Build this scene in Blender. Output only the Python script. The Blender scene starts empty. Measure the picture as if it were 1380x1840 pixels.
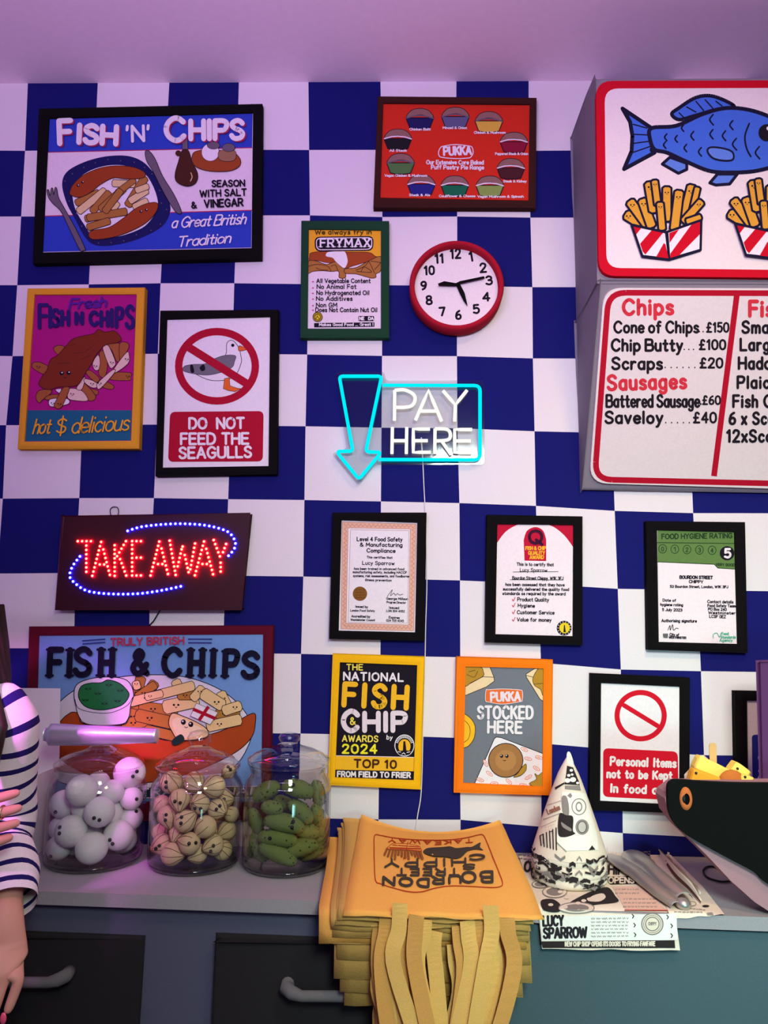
import bpy, bmesh, math, random
from mathutils import Vector, Matrix
from mathutils.geometry import tessellate_polygon
random.seed(7)
S = bpy.context.scene
COL = S.collection
R = math.radians

# ------------------------------------------------------------------ camera
FPX = 1382.0
CAM = Vector((0.063, -1.872, 1.422))
pit, yaw, rol = R(8.1), R(-1.6), R(0.85)
FW = Vector((math.sin(yaw)*math.cos(pit), math.cos(yaw)*math.cos(pit), math.sin(pit)))
_rt = Vector((math.cos(yaw), -math.sin(yaw), 0)); _up = _rt.cross(FW)
RT = math.cos(rol)*_rt + math.sin(rol)*_up
UP = -math.sin(rol)*_rt + math.cos(rol)*_up
cd = bpy.data.cameras.new('camera'); cam = bpy.data.objects.new('camera', cd); COL.objects.link(cam)
cd.sensor_fit = 'VERTICAL'; cd.sensor_height = 24.0; cd.lens = 24.0*FPX/1840.0
m = Matrix((RT, UP, -FW)).transposed().to_4x4(); m.translation = CAM
cam.matrix_world = m
S.camera = cam

# ------------------------------------------------------------------ world, lights, exposure
W = bpy.data.worlds.new('world'); S.world = W; W.use_nodes = True
def area(name, loc, target, size, rgb, spread=180):
    """area light whose colour times power is rgb (watts per channel)"""
    p = max(rgb); d = bpy.data.lights.new(name, 'AREA'); d.shape = 'RECTANGLE'
    d.size, d.size_y = size; d.color = tuple(v/p for v in rgb) if p else (1, 1, 1); d.energy = p; d.spread = R(spread)
    o = bpy.data.objects.new(name, d); COL.objects.link(o); o.location = loc
    o.rotation_euler = (Vector(target)-Vector(loc)).to_track_quat('-Z', 'Y').to_euler()
    return o
AMB = (0.13, 0.09, 0.19)
W.node_tree.nodes['Background'].inputs[0].default_value = AMB+(1,)
W.node_tree.nodes['Background'].inputs[1].default_value = 1.0
area('ceiling_spot_light', (0.75, -1.55, 2.80), (0.80, 0.0, 0.85), (0.25, 0.25), (5.5, 3.9, 1.4), 100)
area('front_lamp_light', (0.42, -2.30, 2.12), (0.85, -0.2, 0.95), (0.45, 0.45), (10.9, 12.9, 11.2), 92)
area('low_cool_light', (0.95, -2.40, 0.85), (0.75, -0.35, 0.82), (0.5, 0.3), (0.6, 1.5, 1.45), 50)
area('magenta_strip_light', (-1.75, -1.50, 2.35), (-0.6, 0.0, 2.1), (0.12, 1.0), (0.6, 0.1, 0.8), 170)
area('pink_strip_light', (-0.85, -1.60, 2.00), (-0.80, -0.5, 1.26), (0.20, 0.10), (2.6, 0.42, 2.5), 25)
area('ceiling_fill_light', (-0.30, -2.30, 1.95), (-0.15, -1.0, 2.85), (1.2, 0.1), (15.5, 11.0, 20.5), 120)  # unseen fill, added to brighten the ceiling
vs = S.view_settings
vs.view_transform = 'Standard'; vs.look = 'None'; vs.exposure = 0.0; vs.gamma = 1.0; vs.use_curve_mapping = False

# ------------------------------------------------------------------ pixel rays onto the real surfaces
def ray(px, py):
    return FW + RT*((px-690.0)/FPX) + UP*((920.0-py)/FPX)
def onY(px, py, Y):
    d = ray(px, py); return CAM + d*((Y-CAM.y)/d.y)
def onZ(px, py, Z):
    d = ray(px, py); return CAM + d*((Z-CAM.z)/d.z)
def onP(px, py, p0, n):
    d = ray(px, py); return CAM + d*((p0-CAM).dot(n)/d.dot(n))

def proj(p):
    d = p-CAM; z = d.dot(FW); return 690+FPX*d.dot(RT)/z, 920-FPX*d.dot(UP)/z
# ------------------------------------------------------------------ materials
def lin(c):
    return tuple((v/12.92 if v <= .04045 else ((v+.055)/1.055)**2.4) for v in (x/255.0 for x in c))
MATS = {}
def mat(name, col, rough=.9, metal=0, felt=0.0, bump=0.0, scale=350, emit=0, spec=None, coat=0):
    if name in MATS: return MATS[name]
    m = bpy.data.materials.new(name); m.use_nodes = True; nt = m.node_tree; b = nt.nodes['Principled BSDF']
    c = lin(col) + (1,)
    b.inputs['Base Color'].default_value = c
    b.inputs['Roughness'].default_value = rough; b.inputs['Metallic'].default_value = metal
    b.inputs['Specular IOR Level'].default_value = .2 if spec is None else spec
    if coat: b.inputs['Coat Weight'].default_value = coat
    if emit:
        b.inputs['Emission Color'].default_value = c; b.inputs['Emission Strength'].default_value = emit
    if felt or bump:
        tc = nt.nodes.new('ShaderNodeTexCoord'); nz = nt.nodes.new('ShaderNodeTexNoise')
        nz.inputs['Scale'].default_value = scale; nz.inputs['Detail'].default_value = 4
        nt.links.new(tc.outputs['Object'], nz.inputs['Vector'])
        if felt:
            mx = nt.nodes.new('ShaderNodeMix'); mx.data_type = 'RGBA'
            mx.inputs[6].default_value = tuple(v*(1-felt) for v in c[:3])+(1,)
            mx.inputs[7].default_value = tuple(min(1, v*(1+felt)) for v in c[:3])+(1,)
            nt.links.new(nz.outputs['Fac'], mx.inputs[0]); nt.links.new(mx.outputs[2], b.inputs['Base Color'])
        if bump:
            bp = nt.nodes.new('ShaderNodeBump'); bp.inputs['Strength'].default_value = bump; bp.inputs['Distance'].default_value = .002
            nt.links.new(nz.outputs['Fac'], bp.inputs['Height']); nt.links.new(bp.outputs[0], b.inputs['Normal'])
    MATS[name] = m
    return m
def felt(name, col, rough=.95):
    return mat('felt_'+name, col, rough, felt=.12, bump=.25, scale=420, spec=.12)
def paint(name, col):
    return mat('paint_'+name, col, .8, felt=.08, scale=160, spec=.15)
def glassmat(name, tint, rough=.02, ior=.6):
    m = bpy.data.materials.new(name); m.use_nodes = True; nt = m.node_tree; nt.nodes.clear()
    out = nt.nodes.new('ShaderNodeOutputMaterial'); mx = nt.nodes.new('ShaderNodeMixShader')
    lw = nt.nodes.new('ShaderNodeLayerWeight'); pw = nt.nodes.new('ShaderNodeMath'); pw.operation = 'POWER'; pw.inputs[1].default_value = 2.6
    fr = nt.nodes.new('ShaderNodeMath'); fr.operation = 'MULTIPLY_ADD'; fr.inputs[1].default_value = ior; fr.inputs[2].default_value = .05
    nt.links.new(lw.outputs['Facing'], pw.inputs[0]); nt.links.new(pw.outputs[0], fr.inputs[0])
    tr = nt.nodes.new('ShaderNodeBsdfTransparent'); tr.inputs[0].default_value = tint+(1,)
    gl = nt.nodes.new('ShaderNodeBsdfGlossy'); gl.inputs['Roughness'].default_value = rough
    nt.links.new(fr.outputs[0], mx.inputs[0]); nt.links.new(tr.outputs[0], mx.inputs[1]); nt.links.new(gl.outputs[0], mx.inputs[2])
    nt.links.new(mx.outputs[0], out.inputs[0]); MATS[name] = m
    return m

BLACK = felt('black', (13, 11, 13)); WHITE = felt('white', (226, 220, 222)); NAVY = felt('navy', (22, 24, 100))
INK = paint('ink', (22, 16, 30)); WPAINT = paint('white', (232, 226, 228)); RED = paint('red', (190, 16, 42))

# ------------------------------------------------------------------ objects
ORG = {}
def tag(o, label=None, cat=None, group=None, kind=None):
    if label: o['label'] = label
    if cat: o['category'] = cat
    if group: o['group'] = group
    if kind: o['kind'] = kind
    return o
def thing(name, loc, label, cat, group=None):
    o = bpy.data.objects.new(name, None); COL.objects.link(o); o.location = loc; o.empty_display_size = .05
    ORG[o] = Vector(loc); tag(o, label, cat, group); return o
class MB:
    """collects faces with materials; coordinates are world metres"""
    def __init__(s): s.v = []; s.f = []; s.m = []; s.mats = []; s.smooth = []
    def mi(s, mt):
        if mt not in s.mats: s.mats.append(mt)
        return s.mats.index(mt)
    def face(s, pts, mt, sm=False):
        b = len(s.v); s.v += [Vector(p) for p in pts]; s.f.append(tuple(range(b, b+len(pts)))); s.m.append(s.mi(mt)); s.smooth.append(sm)
    def grid(s, rows, mt, closeu=False, closev=False, sm=True):
        b = len(s.v); n = len(rows); k = len(rows[0]); mi = s.mi(mt)
        for r in rows: s.v += [Vector(p) for p in r]
        for i in range(n if closev else n-1):
            for j in range(k if closeu else k-1):
                a = b+i*k+j; c = b+i*k+(j+1) % k; d = b+((i+1) % n)*k+(j+1) % k; e = b+((i+1) % n)*k+j
                s.f.append((a, c, d, e)); s.m.append(mi); s.smooth.append(sm)
    def cap(s, ring, mt, sm=False):
        s.face(ring, mt, sm)
    def box(s, x0, x1, y0, y1, z0, z1, mt):
        p = [Vector((x, y, z)) for x in (x0, x1) for y in (y0, y1) for z in (z0, z1)]
        for q in ((0,1,3,2), (4,6,7,5), (0,4,5,1), (2,3,7,6), (0,2,6,4), (1,5,7,3)): s.face([p[i] for i in q], mt)
    def prism(s, front, back, mt, sidem=None, sm=False):
        sidem = sidem or mt
        tris = tessellate_polygon([[Vector(p) for p in front]])
        b = len(s.v); n = len(front); s.v += [Vector(p) for p in front]+[Vector(p) for p in back]
        for t in tris:
            s.f.append(tuple(b+i for i in t)); s.m.append(s.mi(mt)); s.smooth.append(False)
            s.f.append(tuple(b+n+i for i in reversed(t))); s.m.append(s.mi(mt)); s.smooth.append(False)
        for i in range(n):
            j = (i+1) % n
            s.f.append((b+i, b+j, b+n+j, b+n+i)); s.m.append(s.mi(sidem)); s.smooth.append(sm)
    def tube(s, pts, r, mt, n=8, closed=False, caps=True):
        pts = [Vector(p) for p in pts]; rows = []; N = len(pts); rr = r if isinstance(r, (list, tuple)) else [r]*N
        prev = None
        for i in range(N):
            if closed: t = pts[(i+1) % N]-pts[i-1]
            else: t = pts[min(i+1, N-1)]-pts[max(i-1, 0)]
            t.normalize()
            a = Vector((0, 0, 1)) if prev is None else prev
            if prev is None and abs(t.z) > .9: a = Vector((0, 1, 0))
            u = (a-t*a.dot(t)).normalized(); prev = u; w = t.cross(u)
            rows.append([pts[i]+(u*math.cos(2*math.pi*k/n)+w*math.sin(2*math.pi*k/n))*rr[i] for k in range(n)])
        s.grid(rows, mt, closeu=True, closev=closed)
        if caps and not closed: s.cap(rows[0], mt, True); s.cap(rows[-1], mt, True)
    def lathe(s, prof, c, mt, n=48):
        c = Vector(c)
        rows = [[c+Vector((r*math.cos(2*math.pi*k/n), r*math.sin(2*math.pi*k/n), z)) for k in range(n)] for r, z in prof]
        s.grid(rows, mt, closeu=True)
    def ball(s, c, r, mt, n=12, sx=1, sy=1, sz=1):
        c = Vector(c); rows = []
        for i in range(n//2+1):
            a = math.pi*i/(n//2)
            rows.append([c+Vector((r*sx*math.sin(a)*math.cos(2*math.pi*k/n), r*sy*math.sin(a)*math.sin(2*math.pi*k/n), r*sz*math.cos(a))) for k in range(n)])
        s.grid(rows, mt, closeu=True)
    def build(s, name, parent=None, label=None, origin=None):
        o0 = ORG[parent] if parent else (Vector(origin) if origin else Vector((0, 0, 0)))
        me = bpy.data.meshes.new(name); me.from_pydata([v-o0 for v in s.v], [], s.f)
        for mt in s.mats: me.materials.append(mt)
        me.polygons.foreach_set('material_index', s.m); me.polygons.foreach_set('use_smooth', s.smooth)
        bm = bmesh.new(); bm.from_mesh(me); bmesh.ops.remove_doubles(bm, verts=bm.verts, dist=1e-6)
        bm.to_mesh(me); bm.free(); me.update()
        o = bpy.data.objects.new(name, me); COL.objects.link(o)
        if parent: o.parent = parent
        else: o.location = o0
        ORG[o] = o0
        if label: o['label'] = label
        return o
def bevel(o, w, seg=2):
    md = o.modifiers.new('bevel', 'BEVEL'); md.width = w; md.segments = seg; md.limit_method = 'ANGLE'; md.angle_limit = R(40)
    return o
def struct(mb, name, origin=None):
    return tag(mb.build(name, origin=origin), kind='structure')

# ------------------------------------------------------------------ flat painted / applique art
def pts_of(t):
    if not isinstance(t, str): return [tuple(p) for p in t]
    return [tuple(float(v) for v in q.split(',')) for q in t.split()]
def spline(p, closed=False, n=6):
    N = len(p); out = []
    if N < 3: return list(p)
    for i in range(N if closed else N-1):
        if closed: a, b, c, d = p[i-1], p[i], p[(i+1) % N], p[(i+2) % N]
        else: a, b, c, d = p[max(i-1, 0)], p[i], p[i+1], p[min(i+2, N-1)]
        for k in range(n):
            t = k/n
            out.append(tuple(.5*(2*b[j]+(c[j]-a[j])*t+(2*a[j]-5*b[j]+4*c[j]-d[j])*t*t+(3*b[j]-a[j]-3*c[j]+d[j])*t**3) for j in (0, 1)))
    if not closed: out.append(p[-1])
    return out
G = {}
def _g(s):
    for ln in s.strip().split('\n'):
        ch, w, body = ln.split(' ', 2)
        st = []
        for part in body.split(';'):
            sm = part.startswith('~'); p = pts_of(part.lstrip('~'))
            st.append(spline(p, n=4) if sm else p)
        G[ch] = (float(w), st)
_O = '~.37,1 .1,.86 0,.5 .1,.14 .37,0 .64,.14 .74,.5 .64,.86 .37,1'
_g('''A .7 0,0 .35,1 .7,0;.12,.33 .58,.33
B .62 0,0 0,1;~0,1 .4,1 .56,.9 .56,.64 .4,.53 0,.53;~0,.53 .42,.53 .62,.42 .62,.12 .42,0 0,0
C .68 ~.66,.82 .5,.98 .3,1 .08,.8 0,.5 .08,.2 .3,0 .5,.02 .66,.18
D .66 0,0 0,1;~0,1 .3,1 .56,.85 .66,.5 .56,.15 .3,0 0,0
E .55 0,0 0,1;0,1 .55,1;0,.52 .48,.52;0,0 .55,0
F .52 0,0 0,1;0,1 .52,1;0,.52 .46,.52
G .7 ~.66,.82 .5,.98 .3,1 .08,.8 0,.5 .08,.2 .3,0 .52,.03 .68,.2;.68,.2 .68,.46 .42,.46
H .64 0,0 0,1;.64,0 .64,1;0,.5 .64,.5
I .08 .04,0 .04,1
J .5 ~.45,1 .45,.25 .35,.03 .2,0 .05,.08 0,.22
K .6 0,0 0,1;.58,1 0,.45;.2,.6 .6,0
L .52 0,1 0,0 .52,0
M .8 0,0 .06,1 .4,.3 .74,1 .8,0
N .66 0,0 0,1 .66,0 .66,1
P .58 0,0 0,1;~0,1 .38,1 .56,.9 .58,.72 .5,.54 .38,.47 0,.47
R .62 0,0 0,1;~0,1 .38,1 .56,.9 .58,.72 .5,.54 .38,.47 0,.47;.3,.47 .62,0
S .56 ~.54,.84 .42,.97 .25,1 .06,.88 .04,.7 .2,.55 .42,.45 .55,.28 .48,.08 .28,0 .1,.04 0,.18
T .62 0,1 .62,1;.31,1 .31,0
U .64 ~0,1 0,.3 .1,.06 .32,0 .54,.06 .64,.3 .64,1
V .66 0,1 .33,0 .66,1
W .95 0,1 .22,0 .47,.85 .72,0 .95,1
X .62 0,0 .62,1;0,1 .62,0
Y .64 0,1 .32,.48 .64,1;.32,.48 .32,0
Z .58 0,1 .58,1 0,0 .58,0
a .46 ~.44,.5 .34,.62 .2,.64 .02,.48 .02,.16 .2,0 .36,.06 .44,.2;.44,.64 .44,0
b .46 0,1 0,0;~0,.42 .12,.6 .28,.64 .46,.46 .46,.18 .28,0 .12,.03 0,.2
c .42 ~.42,.52 .28,.64 .1,.57 0,.32 .1,.07 .28,0 .42,.12
d .46 .46,1 .46,0;~.46,.42 .34,.6 .18,.64 0,.46 0,.18 .18,0 .34,.03 .46,.2
e .44 ~.02,.33 .44,.34 .42,.54 .24,.64 .06,.54 0,.3 .1,.06 .28,0 .44,.1
f .36 ~.36,.95 .24,1 .14,.88 .14,.7 .14,0;0,.62 .32,.62
g .46 ~.44,.5 .34,.62 .2,.64 .02,.48 .02,.16 .2,0 .36,.06 .44,.2;~.44,.64 .44,.1 .42,-.2 .28,-.32 .12,-.3 .02,-.2
h .42 0,1 0,0;~0,.4 .12,.6 .26,.64 .4,.54 .42,.3 .42,0
i .08 .04,.62 .04,0;.04,.88 .04,.92
j .2 ~.16,.62 .16,0 .12,-.24 0,-.3;.16,.88 .16,.92
k .42 0,1 0,0;.38,.62 0,.24;.14,.36 .42,0
l .08 .04,1 .04,0
m .66 0,.64 0,0;~0,.4 .1,.6 .2,.64 .31,.54 .33,.3 .33,0;~.33,.4 .43,.6 .53,.64 .64,.54 .66,.3 .66,0
n .42 0,.64 0,0;~0,.4 .12,.6 .26,.64 .4,.54 .42,.3 .42,0
o .48 ~.24,.64 .06,.54 0,.32 .06,.1 .24,0 .42,.1 .48,.32 .42,.54 .24,.64
p .46 0,.64 0,-.34;~0,.42 .12,.6 .28,.64 .46,.46 .46,.18 .28,0 .12,.03 0,.2
q .46 .46,.64 .46,-.34;~.46,.42 .34,.6 .18,.64 0,.46 0,.18 .18,0 .34,.03 .46,.2
r .32 0,.64 0,0;~0,.36 .1,.56 .2,.64 .32,.6
s .38 ~.38,.54 .22,.64 .06,.56 .06,.42 .2,.33 .36,.24 .38,.08 .2,0 .02,.08
t .34 .16,.92 .16,.15;~.16,.15 .2,.02 .28,0 .36,.05;0,.62 .34,.62
u .42 ~0,.64 0,.2 .1,.02 .24,0 .38,.1 .42,.3;.42,.64 .42,0
v .44 0,.64 .22,0 .44,.64
w .66 0,.64 .16,0 .33,.55 .5,0 .66,.64
x .42 0,0 .42,.64;0,.64 .42,0
y .44 0,.64 .22,.04;~.44,.64 .22,.04 .1,-.26 0,-.32
z .4 0,.64 .4,.64 0,0 .4,0
0 .58 ~.29,1 .07,.86 0,.5 .07,.14 .29,0 .51,.14 .58,.5 .51,.86 .29,1
1 .26 0,.8 .2,1 .2,0
2 .54 ~.02,.78 .12,.97 .3,1 .5,.88 .48,.62 .28,.34 0,0;0,0 .54,0
3 .52 ~.04,.88 .24,1 .48,.88 .46,.62 .22,.53;~.22,.53 .5,.46 .52,.16 .28,0 0,.12
4 .58 .42,0 .42,1 0,.3 .58,.3
5 .52 .48,1 .08,1 .06,.56;~.06,.56 .3,.64 .5,.48 .5,.18 .3,0 .02,.1
6 .54 ~.44,.98 .16,.8 .02,.42 .06,.1 .28,0 .5,.12 .52,.4 .3,.55 .06,.4
7 .52 0,1 .52,1 .2,0
8 .54 ~.27,.54 .06,.66 .06,.9 .27,1 .48,.9 .48,.66 .27,.54 .04,.4 .02,.12 .27,0 .52,.12 .5,.4 .27,.54
9 .54 ~.1,.02 .38,.2 .52,.58 .48,.9 .26,1 .04,.88 .02,.6 .24,.45 .48,.6
& .7 ~.7,0 .2,.6 .12,.82 .28,1 .44,.86 .36,.66 .08,.42 .02,.18 .2,0 .44,.06 .66,.4
. .06 .03,0 .03,.03
, .1 .07,.04 .02,-.16
' .08 .05,1 .02,.76
! .08 .04,1 .04,.3;.04,0 .04,.03
- .3 0,.4 .3,.4
$ .56 ~.52,.8 .3,.92 .06,.8 .06,.62 .28,.5 .52,.38 .5,.16 .28,.06 .02,.18;.28,1.08 .28,-.1
£ .56 ~.5,.86 .36,1 .2,.94 .16,.72 .18,.4 .14,.12 0,0;0,0 .54,0;0,.48 .4,.48''')
G['O'] = (.74, [spline(pts_of(_O[1:]), n=4)])
G['Q'] = (.76, [spline(pts_of(_O[1:]), n=4), [(.42, .28), (.78, -.06)]])

def layout(txt, x0, y0, x1, y1, h, slant=0, gap=.24, space=.42):
    """polylines (pixels) of a hand-lettered line whose baseline runs (x0,y0)-(x1,y1)"""
    adv = []; x = 0
    for ch in txt:
        if ch == ' ': adv.append(x); x += space; continue
        adv.append(x); x += G[ch][0]+gap
    tot = max(x-gap, .05); L = math.hypot(x1-x0, y1-y0); ux, uy = (x1-x0)/L, (y1-y0)/L
    vx, vy = uy, -ux; k = L/tot; res = []
    for ch, a in zip(txt, adv):
        if ch == ' ': continue
        for st in G[ch][1]:
            res.append([(x0+ux*k*(a+px)+(vx+ux*slant)*h*py, y0+uy*k*(a+px)+(vy+uy*slant)*h*py) for px, py in st])
    return res

class Art:
    DL = 4e-5
    def __init__(s, to3d, org=(0, 0), sc=1.0, layer=1, maxe=0):
        s.to3d = to3d; s.org = org; s.sc = sc; s.layer = [layer] if not isinstance(layer, list) else layer; s.mb = MB(); s.maxe = maxe
    def sub(s):
        a = Art(s.to3d, s.org, s.sc, s.layer, s.maxe); return a
    def P(s, p, L): return s.to3d(s.org[0]+p[0]*s.sc, s.org[1]+p[1]*s.sc, L*s.DL)
    def nl(s): s.layer[0] += 1; return s.layer[0]
    def _fill(s, p, mt, L):
        p = [q for i, q in enumerate(p) if i == 0 or (abs(q[0]-p[i-1][0])+abs(q[1]-p[i-1][1])) > 1e-4]
        if len(p) < 3: return
        v = [s.P(q, L) for q in p]
        b = len(s.mb.v); s.mb.v += v; mi = s.mb.mi(mt)
        flat = [Vector((q[0], -q[1], 0)) for q in p]
        if s.maxe:
            st = [tuple(p[i] for i in t) for t in tessellate_polygon([flat])]
            while st:
                a, c, d = st.pop()
                e = [(math.dist(a, c), a, c, d), (math.dist(c, d), c, d, a), (math.dist(d, a), d, a, c)]
                l, u, v2, w = max(e)
                if l*s.sc > s.maxe:
                    h = ((u[0]+v2[0])/2, (u[1]+v2[1])/2); st += [(u, h, w), (h, v2, w)]; continue
                if (c[0]-a[0])*(d[1]-a[1])-(c[1]-a[1])*(d[0]-a[0]) > 0: c, d = d, c
                s.mb.face([s.P(q, L) for q in (a, c, d)], mt)
            return
        for t in tessellate_polygon([flat]):
            a, c, d = (p[i] for i in t)
            cr = (c[0]-a[0])*(d[1]-a[1])-(c[1]-a[1])*(d[0]-a[0])
            if cr > 0: t = t[::-1]
            s.mb.f.append(tuple(b+i for i in t)); s.mb.m.append(mi); s.mb.smooth.append(False)
    def poly(s, p, mt, line=0, lm=None, smooth=False):
        p = pts_of(p)
        if smooth: p = spline(p, True)
        s._fill(p, mt, s.nl())
        if line: s.stroke(p+[p[0]], line, lm or INK)
    def blob(s, p, mt, line=0, lm=None): s.poly(p, mt, line, lm, True)
    def ell(s, x, y, rx, ry, mt, line=0, lm=None, rot=0, n=28):
        c, d = math.cos(R(rot)), math.sin(R(rot))
        s.poly([(x+rx*math.cos(a)*c-ry*math.sin(a)*d, y+rx*math.cos(a)*d+ry*math.sin(a)*c) for a in (2*math.pi*i/n for i in range(n))], mt, line, lm)
    def ring(s, x, y, rx, ry, w, mt, n=48):
        L = s.nl(); c = lambda i, d: (x+(rx+d)*math.cos(2*math.pi*i/n), y+(ry+d)*math.sin(2*math.pi*i/n))
        for i in range(n): s._fill([c(i, w/2), c(i+1, w/2), c(i+1, -w/2), c(i, -w/2)], mt, L)
    def rrect(s, q, r, mt, line=0, lm=None):
        """rounded quad through four corners"""
        q = pts_of(q); out = []
        for i in range(4):
            p, a, b = Vector(q[i]), Vector(q[i-1]), Vector(q[(i+1) % 4])
            e, f = (a-p).normalized()*r, (b-p).normalized()*r
            for k in range(7):
                t = k/6; out.append(tuple((p+e)*(1-t)**2+p*2*t*(1-t)+(p+f)*t*t))
        s.poly(out, mt, line, lm)
        return out
    def stroke(s, p, w, mt, smooth=False, L=None, cap=True):
        p = pts_of(p)
        if smooth: p = spline(p)
        L = L or s.nl(); r = w/2; c_ = getattr(s, 'c_', 0)
        q = [p[0]]
        for a in p[1:]:
            if math.hypot(a[0]-q[-1][0], a[1]-q[-1][1]) > 1e-3: q.append(a)
        if len(q) == 1: q.append((q[0][0]+.01, q[0][1]))
        for i in range(len(q)-1):
            a, b = q[i], q[i+1]; l = math.hypot(b[0]-a[0], b[1]-a[1])
            nx, ny = -(b[1]-a[1])/l*r, (b[0]-a[0])/l*r
            s._fill([(a[0]+nx, a[1]+ny), (b[0]+nx, b[1]+ny), (b[0]-nx, b[1]-ny), (a[0]-nx, a[1]-ny)], mt, L+.1*(c_ % 10)); c_ += 1
        n = 8
        for i, a in enumerate(q):
            if not cap and i in (0, len(q)-1): continue
            if 0 < i < len(q)-1:
                v1 = Vector((a[0]-q[i-1][0], a[1]-q[i-1][1])); v2 = Vector((q[i+1][0]-a[0], q[i+1][1]-a[1]))
                if v1.angle(v2) < .12: continue
            s._fill([(a[0]+r*math.cos(2*math.pi*k/n), a[1]+r*math.sin(2*math.pi*k/n)) for k in range(n)], mt, L+.1*(c_ % 10)); c_ += 1
        s.c_ = c_
    def text(s, txt, x0, y0, x1, y1, h, w, mt, slant=0, gap=.24, serif=0, cap=True, space=.42):
        L = s.nl(); ux, uy = x1-x0, y1-y0; l = math.hypot(ux, uy); ux /= l; uy /= l
        for st in layout(txt, x0, y0, x1, y1, h, slant, gap, space):
            s.stroke(st, w, mt, L=L, cap=cap)
            if serif:
                for a, b in ((st[0], st[1]), (st[-1], st[-2])):
                    dx, dy = b[0]-a[0], b[1]-a[1]; dl = math.hypot(dx, dy) or 1
                    if abs(dx*uy*-1+dy*ux)/dl > .7 or abs(-dx*uy+dy*ux)/dl > .7:
                        s.stroke([(a[0]-ux*serif, a[1]-uy*serif), (a[0]+ux*serif, a[1]+uy*serif)], w*.42, mt, L=L)
    def chip(s, x0, y0, x1, y1, w, mt, line=2, face=0, lm=None):
        l = math.hypot(x1-x0, y1-y0); nx, ny = -(y1-y0)/l*w/2, (x1-x0)/l*w/2; dx, dy = (x1-x0)/l*w*.18, (y1-y0)/l*w*.18
        s.poly([(x0+nx, y0+ny), (x1+nx, y1+ny), (x1+dx+nx*.5, y1+dy+ny*.5), (x1+dx-nx*.5, y1+dy-ny*.5), (x1-nx, y1-ny), (x0-nx, y0-ny), (x0-dx-nx*.5, y0-dy-ny*.5), (x0-dx+nx*.5, y0-dy+ny*.5)], mt, line, lm)
        if face:
            fx, fy = x0+(x1-x0)*face, y0+(y1-y0)*face
            s.ell(fx-w*.16, fy, w*.08, w*.08, INK); s.ell(fx+w*.16, fy, w*.08, w*.08, INK)
            s.stroke([(fx-w*.07, fy+w*.15), (fx, fy+w*.2), (fx+w*.07, fy+w*.15)], w*.05, INK)
    def lines(s, x0, y0, x1, y1, n, dy, h, mt, jag=.15):
        """rows of small illegible writing: short word strokes"""
        L = s.nl()
        for i in range(n):
            x = x0
            while x < x1-h:
                wl = h*random.uniform(1.0, 3.2); xe = min(x+wl, x1); k = max(2, int((xe-x)/(h*.45)))
                y = y0+i*dy+(y1-y0)*(x-x0)/(x1-x0)
                s.stroke([(x+(xe-x)*j/k, y+(h*.5 if j % 2 else -h*.5)*random.uniform(.6, 1.1)) for j in range(k+1)], h*.3, mt, L=L, cap=False)
                x = xe+h*.7
    def build(s, name, parent, label=None): return s.mb.build(name, parent, label)

FRAME_D = .024
def quadpx(q, org, sc): return [(org[0]+x*sc, org[1]+y*sc) for x, y in pts_of(q)]
def frame_mesh(outer, inner, mt, d=FRAME_D, rec=.009):
    """four mitred bars: outer / inner corners in pixels (TL TR BR BL); sits on the wall"""
    mb = MB(); n = 5; O = [onY(*p, -d) for p in outer]; I = [onY(*p, -d) for p in inner]
    hump = .0015
    for i in range(4):
        j = (i+1) % 4; rows = []
        for k in range(n+1):
            t = k/n; e = .004*math.sin(math.pi*t)**.5 if 0 < t < 1 else 0
            a = O[i].lerp(I[i], t); b = O[j].lerp(I[j], t)
            rows.append([a+Vector((0, .004-e, 0)), b+Vector((0, .004-e, 0))])
        mb.grid(rows, mt)
        back = lambda p: Vector((p.x, -.0005, p.z))
        o0, o1, i0, i1 = (p+Vector((0, .004, 0)) for p in (O[i], O[j], I[i], I[j]))
        mb.face([back(O[j]), back(O[i]), o0, o1], mt)
        dep = -d+rec+.002
        mb.face([i0, Vector((i0.x, dep, i0.z)), Vector((i1.x, dep, i1.z)), i1], mt)
    return mb
def poster(name, label, cat, outer, inner, org, sc, fmat, pmat, group=None, d=FRAME_D, rec=.009):
    outer = quadpx(outer, org, sc); inner = quadpx(inner, org, sc)
    cx = sum(p[0] for p in outer)/4; cy = sum(p[1] for p in outer)/4
    root = thing(name, onY(cx, cy, 0)+Vector((0, -.0005, 0)), label, cat, group)
    frame_mesh(outer, inner, fmat, d, rec).build('frame', root)
    Y = -(d-rec)
    mb = MB(); g = 1.006
    q = [onY(cx+(x-cx)*g, cy+(y-cy)*g, Y) for x, y in inner]
    mb.prism([q[3], q[2], q[1], q[0]], [Vector((p.x, -.001, p.z)) for p in (q[3], q[2], q[1], q[0])], pmat)
    mb.build('panel', root)
    a = Art(lambda px, py, o: onY(px, py, Y-o), org, sc); a.root = root; a.inner = inner
    return a
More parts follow.
